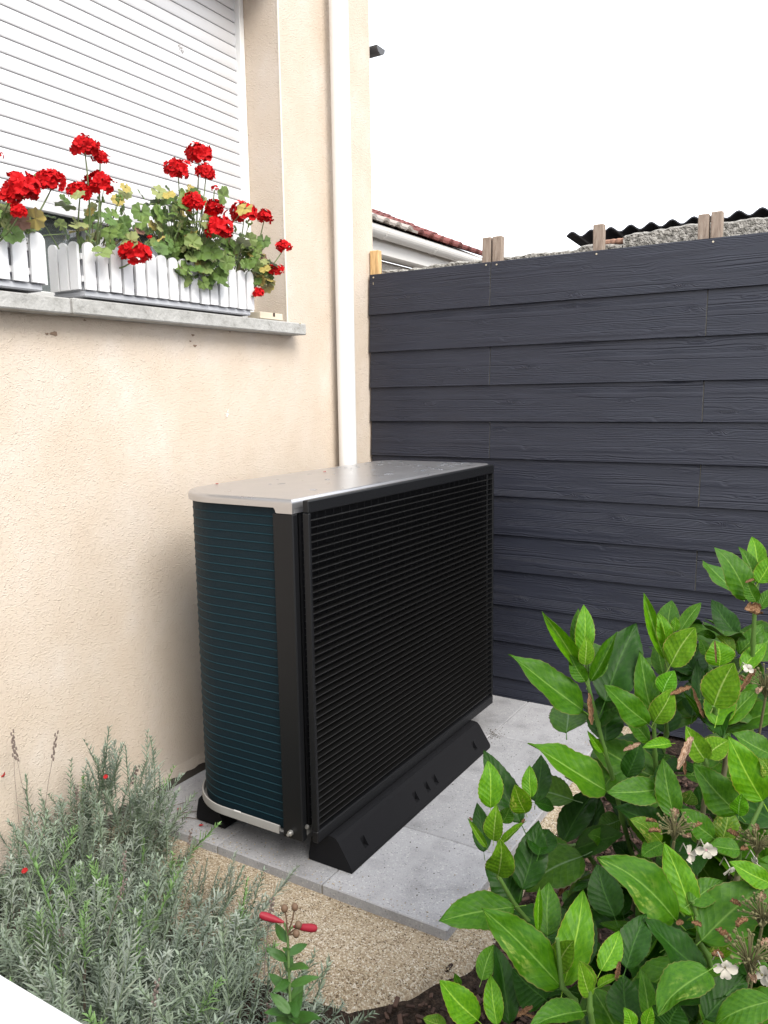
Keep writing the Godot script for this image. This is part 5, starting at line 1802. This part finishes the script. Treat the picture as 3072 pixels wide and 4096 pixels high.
func build_hydrangea() -> void:
	var base := Vector3(-0.33, -0.05, -1.38)
	var o := thing("hydrangea_shrub", "large green hydrangea shrub with faded white flowers and some browned leaves", "shrub", base)
	var T := Transform3D(Basis.IDENTITY, -base)
	var flat := []
	for i in 10:
		flat.append(hydrangea_leaf(400 + i, rnd(0.25, 0.62), rnd(-0.2, 0.5), rnd(0.3, 1.0)))
	var folded := []
	for i in 3:
		folded.append(hydrangea_leaf(420 + i, rnd(0.75, 1.0), rnd(0.0, 0.4), rnd(0.3, 0.9)))
	var crisp := []
	for i in 3:
		crisp.append(shrivelled_leaf(430 + i))
	var tones := {}
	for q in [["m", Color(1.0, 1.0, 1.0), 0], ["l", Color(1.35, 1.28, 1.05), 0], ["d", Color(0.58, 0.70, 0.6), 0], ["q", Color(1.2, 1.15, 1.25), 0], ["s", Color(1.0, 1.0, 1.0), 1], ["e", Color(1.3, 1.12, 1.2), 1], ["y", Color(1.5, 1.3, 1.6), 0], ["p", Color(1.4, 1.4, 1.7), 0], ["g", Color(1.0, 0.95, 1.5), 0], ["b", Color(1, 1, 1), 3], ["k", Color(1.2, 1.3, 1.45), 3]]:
		var m := mat(q[1], 0.46, 0.0, 0.29)
		m.albedo_texture = tx.leaf if q[2] == 0 else tx.leaf_spotted if q[2] == 1 else tx.leaf_brown
		bump(m, tx.leaf_h, 0.065)
		m.backlight_enabled = true
		m.backlight = Color(0.42, 0.42, 0.42)
		if q[2] == 3 or q[0] == "y":
			m.roughness = 0.75
		tones[q[0]] = m
	for q in LEAVES:
		var a: Vector3 = q[1]
		var t: Vector3 = q[2]
		var w: float = q[3]
		var eye := (EYE - (a + t) / 2.0).normalized()
		var nrm := (Vector3.UP * 0.62 + Vector3(0, 0, 0.2) + eye * 0.75 + rvec() * 0.22).normalized()
		var len := a.distance_to(t)
		var brown: bool = q[0] == "b" or q[0] == "k"
		var xf := facing(a, t - a, nrm, Vector3(w if not brown else w * 0.9, len, len * 0.55 if not brown else w * 0.8))
		var m: ArrayMesh = crisp[rng.randi() % 3] if brown else folded[rng.randi() % 3] if q[4] == 1 else flat[rng.randi() % 10]
		var lf := part("leaf", m, tones[q[0]], o, T * xf)
		if brown:
			lf.set_meta("label", "shrivelled brown leaf")
	# more leaves further in and lower down
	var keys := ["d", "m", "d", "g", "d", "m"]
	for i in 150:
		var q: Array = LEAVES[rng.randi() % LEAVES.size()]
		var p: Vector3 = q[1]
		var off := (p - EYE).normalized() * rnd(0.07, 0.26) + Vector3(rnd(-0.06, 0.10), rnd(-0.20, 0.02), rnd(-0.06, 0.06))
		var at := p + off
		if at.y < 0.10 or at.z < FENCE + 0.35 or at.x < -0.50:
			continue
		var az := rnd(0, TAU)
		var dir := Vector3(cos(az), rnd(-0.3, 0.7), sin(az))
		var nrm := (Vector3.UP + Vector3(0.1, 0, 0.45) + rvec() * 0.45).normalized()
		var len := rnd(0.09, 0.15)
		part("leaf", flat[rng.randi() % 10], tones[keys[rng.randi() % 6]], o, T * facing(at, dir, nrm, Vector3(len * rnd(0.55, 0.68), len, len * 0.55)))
	# the dark inside of the shrub
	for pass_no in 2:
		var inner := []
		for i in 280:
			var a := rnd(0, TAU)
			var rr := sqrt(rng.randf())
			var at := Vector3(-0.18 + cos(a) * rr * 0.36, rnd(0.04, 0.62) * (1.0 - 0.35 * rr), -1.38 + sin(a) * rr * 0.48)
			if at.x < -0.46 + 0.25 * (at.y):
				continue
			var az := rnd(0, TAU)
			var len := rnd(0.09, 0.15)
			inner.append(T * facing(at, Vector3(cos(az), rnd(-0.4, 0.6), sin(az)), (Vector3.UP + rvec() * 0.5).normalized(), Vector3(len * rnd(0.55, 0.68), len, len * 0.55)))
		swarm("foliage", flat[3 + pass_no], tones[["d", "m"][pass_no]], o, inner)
	var green := mat(lin(0.07, 0.14, 0.022), 0.55)
	var wood := mat(lin(0.11, 0.10, 0.05), 0.8)
	for q in STEMS:
		var n: int = q.size() - 1
		for half in 2:
			var pth := []
			var rd := []
			var lo := 0 if half == 0 else n - 3
			var hi := n - 3 if half == 0 else n - 1
			for k in range(lo, hi + 1):
				pth.append(q[k])
				rd.append(lerpf(0.0032, 0.0065, float(k) / n))
			if pth.size() > 1:
				# a swelling at each joint
				var pt2 := []
				var rd2 := []
				for k in pth.size():
					pt2.append(pth[k])
					rd2.append(rd[k] * (1.35 if k > 0 and k < pth.size() - 1 else 1.0))
					if k < pth.size() - 1:
						for s in [0.12, 0.5, 0.88]:
							pt2.append(pth[k].lerp(pth[k + 1], s))
							rd2.append(lerpf(rd[k], rd[k + 1], s))
				var mb := MB.new()
				mb.tube(pt2, rd2, 8)
				part("stem", mb.mesh(), green if half == 0 else wood, o, T)
	# faded lacecap heads: dry florets and a few white sterile flowers
	var dry := mat(lin(0.11, 0.10, 0.04), 0.9)
	for q in [[Vector3(-0.241, 0.689, -1.265), 0.036], [Vector3(-0.105, 0.627, -1.089), 0.042], [Vector3(-0.100, 0.641, -1.177), 0.036], [Vector3(-0.146, 0.858, -1.541), 0.045], [Vector3(-0.127, 0.659, -1.341), 0.034]]:
		var p: Vector3 = q[0]
		var R: float = q[1]
		var b := MB.new()
		for i in 46:
			var dir := (Vector3(rng.randfn(), absf(rng.randfn()) * 0.6 + 0.25, rng.randfn())).normalized()
			var tip := p + dir * R * rnd(0.6, 1.0)
			b.tube([p + Vector3(0, -R * 0.5, 0), p.lerp(tip, 0.4), tip], [0.0011, 0.0009, 0.0006], 4, false)
			b.blob(tip, Vector3.ONE * rnd(0.0016, 0.0030), 3, 5)
		b.tube([p + Vector3(0, -R * 0.5, 0), p + Vector3(-0.02, -0.2, -0.04)], [0.0025, 0.003], 6)
		part("dry_flower_head", b.mesh(), dry, o, T)
		for k in 5:
			var dir := Vector3(cos(k * 1.3 + R * 90.0), 0.15, sin(k * 1.3 + R * 90.0))
			var s := rnd(0.012, 0.02)
			part("dry_petal", crisp[k % 3], tones["b" if k % 2 == 0 else "k"], o, T * facing(p + dir * R * 0.8, dir + rvec() * 0.4, Vector3.UP + rvec() * 0.5, Vector3(s, s * 1.2, s)))
	var white := leafy(lin(0.44, 0.41, 0.35), 0.7)
	var pink := mat(lin(0.70, 0.32, 0.42), 0.6)
	var pet := MB.new()
	for k in 4:
		var a := TAU * k / 4.0
		var u := Vector3(cos(a), sin(a), 0)
		var s := Vector3(-sin(a), cos(a), 0)
		var rows := []
		for t in [[0.05, 0.15, 0.0], [0.3, 0.75, 0.10], [0.65, 1.0, 0.16], [0.9, 0.75, 0.14], [1.0, 0.3, 0.10]]:
			var row := []
			for e in [-1.0, -0.5, 0.0, 0.5, 1.0]:
				row.append(u * t[0] * [1.0, 0.85, 1.05, 0.75][k] + s * e * 0.47 * t[1] + Vector3(0, 0, t[2] * [1.0, 2.2, 0.4, 1.6][k] + 0.16 * e * e))
			rows.append(row)
		pet.grid(rows, false)
	var pet_mesh := pet.mesh()
	var eyem := MB.new()
	eyem.blob(Vector3(0, 0, 0.05), Vector3(0.12, 0.12, 0.07), 4, 8)
	var eye_mesh := eyem.mesh()
	for q in [[Vector3(-0.216, 0.663, -1.252), 0.0165, 1], [Vector3(-0.192, 0.672, -1.262), 0.0165, 1], [Vector3(-0.156, 0.652, -1.263), 0.015, 0], [Vector3(-0.121, 0.662, -1.286), 0.011, 0], [Vector3(-0.129, 0.641, -1.041), 0.0155, 0], [Vector3(-0.083, 0.630, -1.067), 0.013, 0], [Vector3(-0.171, 0.899, -1.497), 0.010, 0]]:
		var p: Vector3 = q[0]
		var nrm: Vector3 = ((EYE - p).normalized() + rvec() * 0.8 + Vector3(0, -0.25, 0)).normalized()
		var xf := facing(p, rvec(), nrm, Vector3.ONE * q[1])
		var fl := part("white_flower", pet_mesh, white, o, T * xf)
		part("flower_centre", eye_mesh, pink if q[2] == 1 else dry, fl)
		var stl := MB.new()
		stl.tube([p, p + Vector3(-0.012, 0.004, -0.02), p + Vector3(-0.02, -0.02, -0.035)], [0.0008, 0.0009, 0.001], 4)
		part("flower_stalk", stl.mesh(), white, o, T)


# ---------------------------------------------------------------- alstroemeria

func build_alstroemeria() -> void:
	var root := Vector3(-0.82, -0.05, -1.0)
	var o := thing("alstroemeria", "small green plant with two closed red flowers rising from the lavender", "plant", root)
	var T := Transform3D(Basis.IDENTITY, -root)
	var green := leafy(lin(0.022, 0.078, 0.006), 0.5)
	var green2 := leafy(lin(0.036, 0.105, 0.012), 0.5)
	var stm := mat(lin(0.10, 0.17, 0.05), 0.6)
	var b := MB.new()
	var top := Vector3(-0.836, 0.447, -1.012)
	b.tube([root, Vector3(-0.822, 0.2, -0.996), top], [0.0036, 0.0031, 0.0023], 7)
	part("stem", b.mesh(), stm, o, T)
	var lm := []
	for i in 3:
		lm.append(hydrangea_leaf(500 + i, 0.25, 0.3, 0.4))
	for i in 52:
		var s := pow((i % 26) / 25.0, 0.8) * (1.0 if i < 26 else 0.75)
		var at := root.lerp(top, 0.25 + 0.72 * s) + (Vector3(0.02, -0.02, 0.025) if i >= 26 else Vector3.ZERO)
		var a := i * 2.4
		var l := lerpf(0.078, 0.046, s) * rnd(0.8, 1.1)
		var dir := Vector3(cos(a), rnd(-0.1, 0.75), sin(a))
		part("leaf", lm[i % 3], green if i % 3 else green2, o, T * facing(at, dir, Vector3.UP + rvec() * 0.3 + Vector3(0.2, 0, 0.3), Vector3(l * 0.36, l, l * 0.5)))
	var red := leafy(lin(0.24, 0.008, 0.020), 0.5)
	for q in [[Vector3(-0.843, 0.468, -1.012), Vector3(-0.879, 0.482, -0.992)], [Vector3(-0.827, 0.462, -1.018), Vector3(-0.789, 0.462, -1.034)]]:
		var f := MB.new()
		var d: Vector3 = q[1] - q[0]
		f.tube([q[0], q[0] + d * 0.15, q[0] + d * 0.45, q[0] + d * 0.8, q[0] + d * 1.0, q[0] + d * 1.05], [0.0020, 0.0036, 0.0062, 0.0074, 0.0056, 0.0015], 9)
		part("flower", f.mesh(), red, o, T)
		var st := MB.new()
		st.tube([top, top.lerp(q[0], 0.5) + Vector3(0, 0.004, 0), q[0]], [0.002, 0.002, 0.002], 5)
		part("flower_stalk", st.mesh(), stm, o, T)
	var pod := mat(lin(0.12, 0.07, 0.04), 0.7)
	for e in [Vector3(-0.003, 0.050, 0.002), Vector3(0.012, 0.052, -0.008), Vector3(0.022, 0.024, -0.004), Vector3(0.026, 0.016, 0.008)]:
		var f := MB.new()
		f.tube([top, top + e * 0.6 + Vector3(0.002, 0, 0), top + e], [0.0016, 0.0014, 0.0014], 5)
		f.blob(top + e, Vector3(0.0065, 0.0075, 0.0065), 5, 8)
		part("seed_pod", f.mesh(), pod, o, T)


# ---------------------------------------------------------------- small things

func petal_mesh(sd: int) -> ArrayMesh:
	var r := RandomNumberGenerator.new()
	r.seed = sd
	var b := MB.new()
	var rows := []
	for i in 5:
		var row := []
		for k in 5:
			var u := i / 4.0 - 0.5
			var w := (k / 4.0 - 0.5) * sqrt(maxf(0.02, 1.0 - pow(u * 1.9, 2.0)))
			row.append(Vector3(u, 0.10 + 0.5 * w * w + 0.25 * u * u + 0.06 * r.randfn(), w * 0.8))
		rows.append(row)
	b.grid(rows, true)
	return b.mesh()


func build_small_things() -> void:
	var red := leafy(lin(0.36, 0.006, 0.009), 0.6)
	var pet := [petal_mesh(1), petal_mesh(2), petal_mesh(3)]
	var spots := [
		[Vector3(-1.83, 1.1085, -1.937), 0.013, "fallen red petal near the rounded end of the silver lid"],
		[Vector3(-1.749, 1.1085, -2.425), 0.012, "fallen red petal halfway along the silver lid"],
		[Vector3(-1.953, 0.002, -1.814), 0.016, "fallen red petal on the paving between wall and heat pump"],
		[Vector3(-1.813, 0.002, -1.775), 0.014, "fallen red petal on the paving against the back rubber support"],
		[Vector3(-1.966, -0.040, -1.654), 0.014, "fallen red petal on the gravel by the house wall"],
		[Vector3(-1.475, -0.040, -1.700), 0.012, "fallen red petal on the gravel near the slab edge"],
		[Vector3(-1.41, -0.038, -1.50), 0.015, "fallen red petal where the lavender meets the gravel"],
	]
	for i in spots.size():
		var q: Array = spots[i]
		var p := part("petal", pet[i % 3], red, self, Transform3D(Basis(Vector3.UP, i * 1.3) * Basis.from_scale(Vector3.ONE * q[1]), q[0]))
		tag(p, q[2], "petal", "fallen red petals")
	var caught := [[Vector3(-2.075, 0.325, -1.278), 0.024, "orange-red petal caught at the left edge in the lavender"], [Vector3(-1.752, 0.225, -1.111), 0.017, "red petal caught low in the left lavender bush"], [Vector3(-1.800, 0.335, -1.405), 0.014, "red petal caught in the tall lavender sprigs by the wall"]]
	for i in caught.size():
		var q: Array = caught[i]
		var p := part("petal", pet[i % 3], red, self, Transform3D(Basis.from_euler(Vector3(0.8, i, 0.5)) * Basis.from_scale(Vector3.ONE * q[1]), q[0]))
		tag(p, q[2], "petal", "red petals caught in the lavender")
	# dry twigs on the paving
	var twm := mat(lin(0.10, 0.075, 0.055), 0.9)
	var twigs := [
		[[Vector3(-2.03, 0.004, -1.735), Vector3(-1.98, 0.012, -1.80), Vector3(-1.965, 0.006, -1.86)], "thin dry twig on the paving, nearest the wall"],
		[[Vector3(-2.0, 0.004, -1.73), Vector3(-1.92, 0.010, -1.79), Vector3(-1.875, 0.004, -1.85)], "thin dry twig on the paving pointing at the coil"],
		[[Vector3(-1.93, 0.003, -1.76), Vector3(-1.88, 0.008, -1.785), Vector3(-1.85, 0.003, -1.80)], "short dry twig beside the red petal on the paving"],
	]
	for q in twigs:
		var b := MB.new()
		b.tube(q[0], [0.0013, 0.0016, 0.0009], 5)
		var o := part("twig", b.mesh(), twm, self)
		tag(o, q[1], "twig", "dry twigs on the paving")
	# tiny dark clip lying at the slab edge
	var cb := MB.new()
	cb.box(Vector3(-0.016, 0, -0.004), Vector3(0.016, 0.006, 0.004), 0.001)
	cb.box(Vector3(-0.016, 0, 0.0045), Vector3(-0.006, 0.005, 0.012), 0.001)
	var clip := part("clip", cb.mesh(), mat(lin(0.05, 0.05, 0.05), 0.5), self, Transform3D(Basis(Vector3.UP, 0.5), Vector3(-1.43, -0.043, -1.695)))
	tag(clip, "small dark metal clip lying on the gravel at the slab edge", "clip")
	# mossy dirt scraps on the slabs
	var scrap := MB.new()
	scrap.blob(Vector3.ZERO, Vector3(1, 0.35, 0.7), 3, 6)
	var places := []
	for i in 260:
		var q := Vector2(rnd(-1.24, -0.9), rnd(-3.25, -1.75)) if rng.randf() < 0.6 else Vector2(rnd(-2.08, -1.5), rnd(-1.95, -1.73))
		if rng.randf() < 0.35:
			q = Vector2(-1.28 + rng.randfn() * 0.02, -2.905 + rng.randfn() * 0.03)
		var s := rnd(0.0012, 0.0032)
		places.append(Transform3D(Basis(Vector3.UP, rnd(0, TAU)) * Basis.from_scale(Vector3(s, s, s)), Vector3(q.x, 0.0015, q.y)))
	var sw := swarm("dirt_crumbs", scrap.mesh(), mat(lin(0.10, 0.085, 0.065), 0.95), self, places)
	tag(sw, "dark crumbs of dirt scattered on the pale paving slabs", "dirt")
	# wooden block on the sill
	var blk := thing("wooden_block", "small cream painted wooden block at the right end of the sill", "block", Vector3(-2.12, 1.6925, -2.56))
	part("block", boxm(Vector3(-0.03, 0, -0.070), Vector3(0.035, 0.026, 0.070), 0.002), mat(lin(0.66, 0.58, 0.45), 0.7), blk)
	part("stain", boxm(Vector3(0.0352, 0.012, -0.020), Vector3(0.0362, 0.026, -0.008)), mat(lin(0.06, 0.035, 0.025), 0.8), blk)
	# white ledge just below the camera
	var led := thing("ledge", "white ledge cutting across the bottom left corner", "ledge", Vector3(-0.4, -0.05, -0.24))
	var chalk := mat(lin(0.85, 0.85, 0.85), 0.5)
	part("coping", boxm(Vector3(-0.9, 0.95, -0.085), Vector3(0.95, 1.0, 0.08), 0.006), chalk, led)
	part("wall", boxm(Vector3(-0.85, -0.1, -0.06), Vector3(0.9, 0.949, 0.06)), chalk, led)
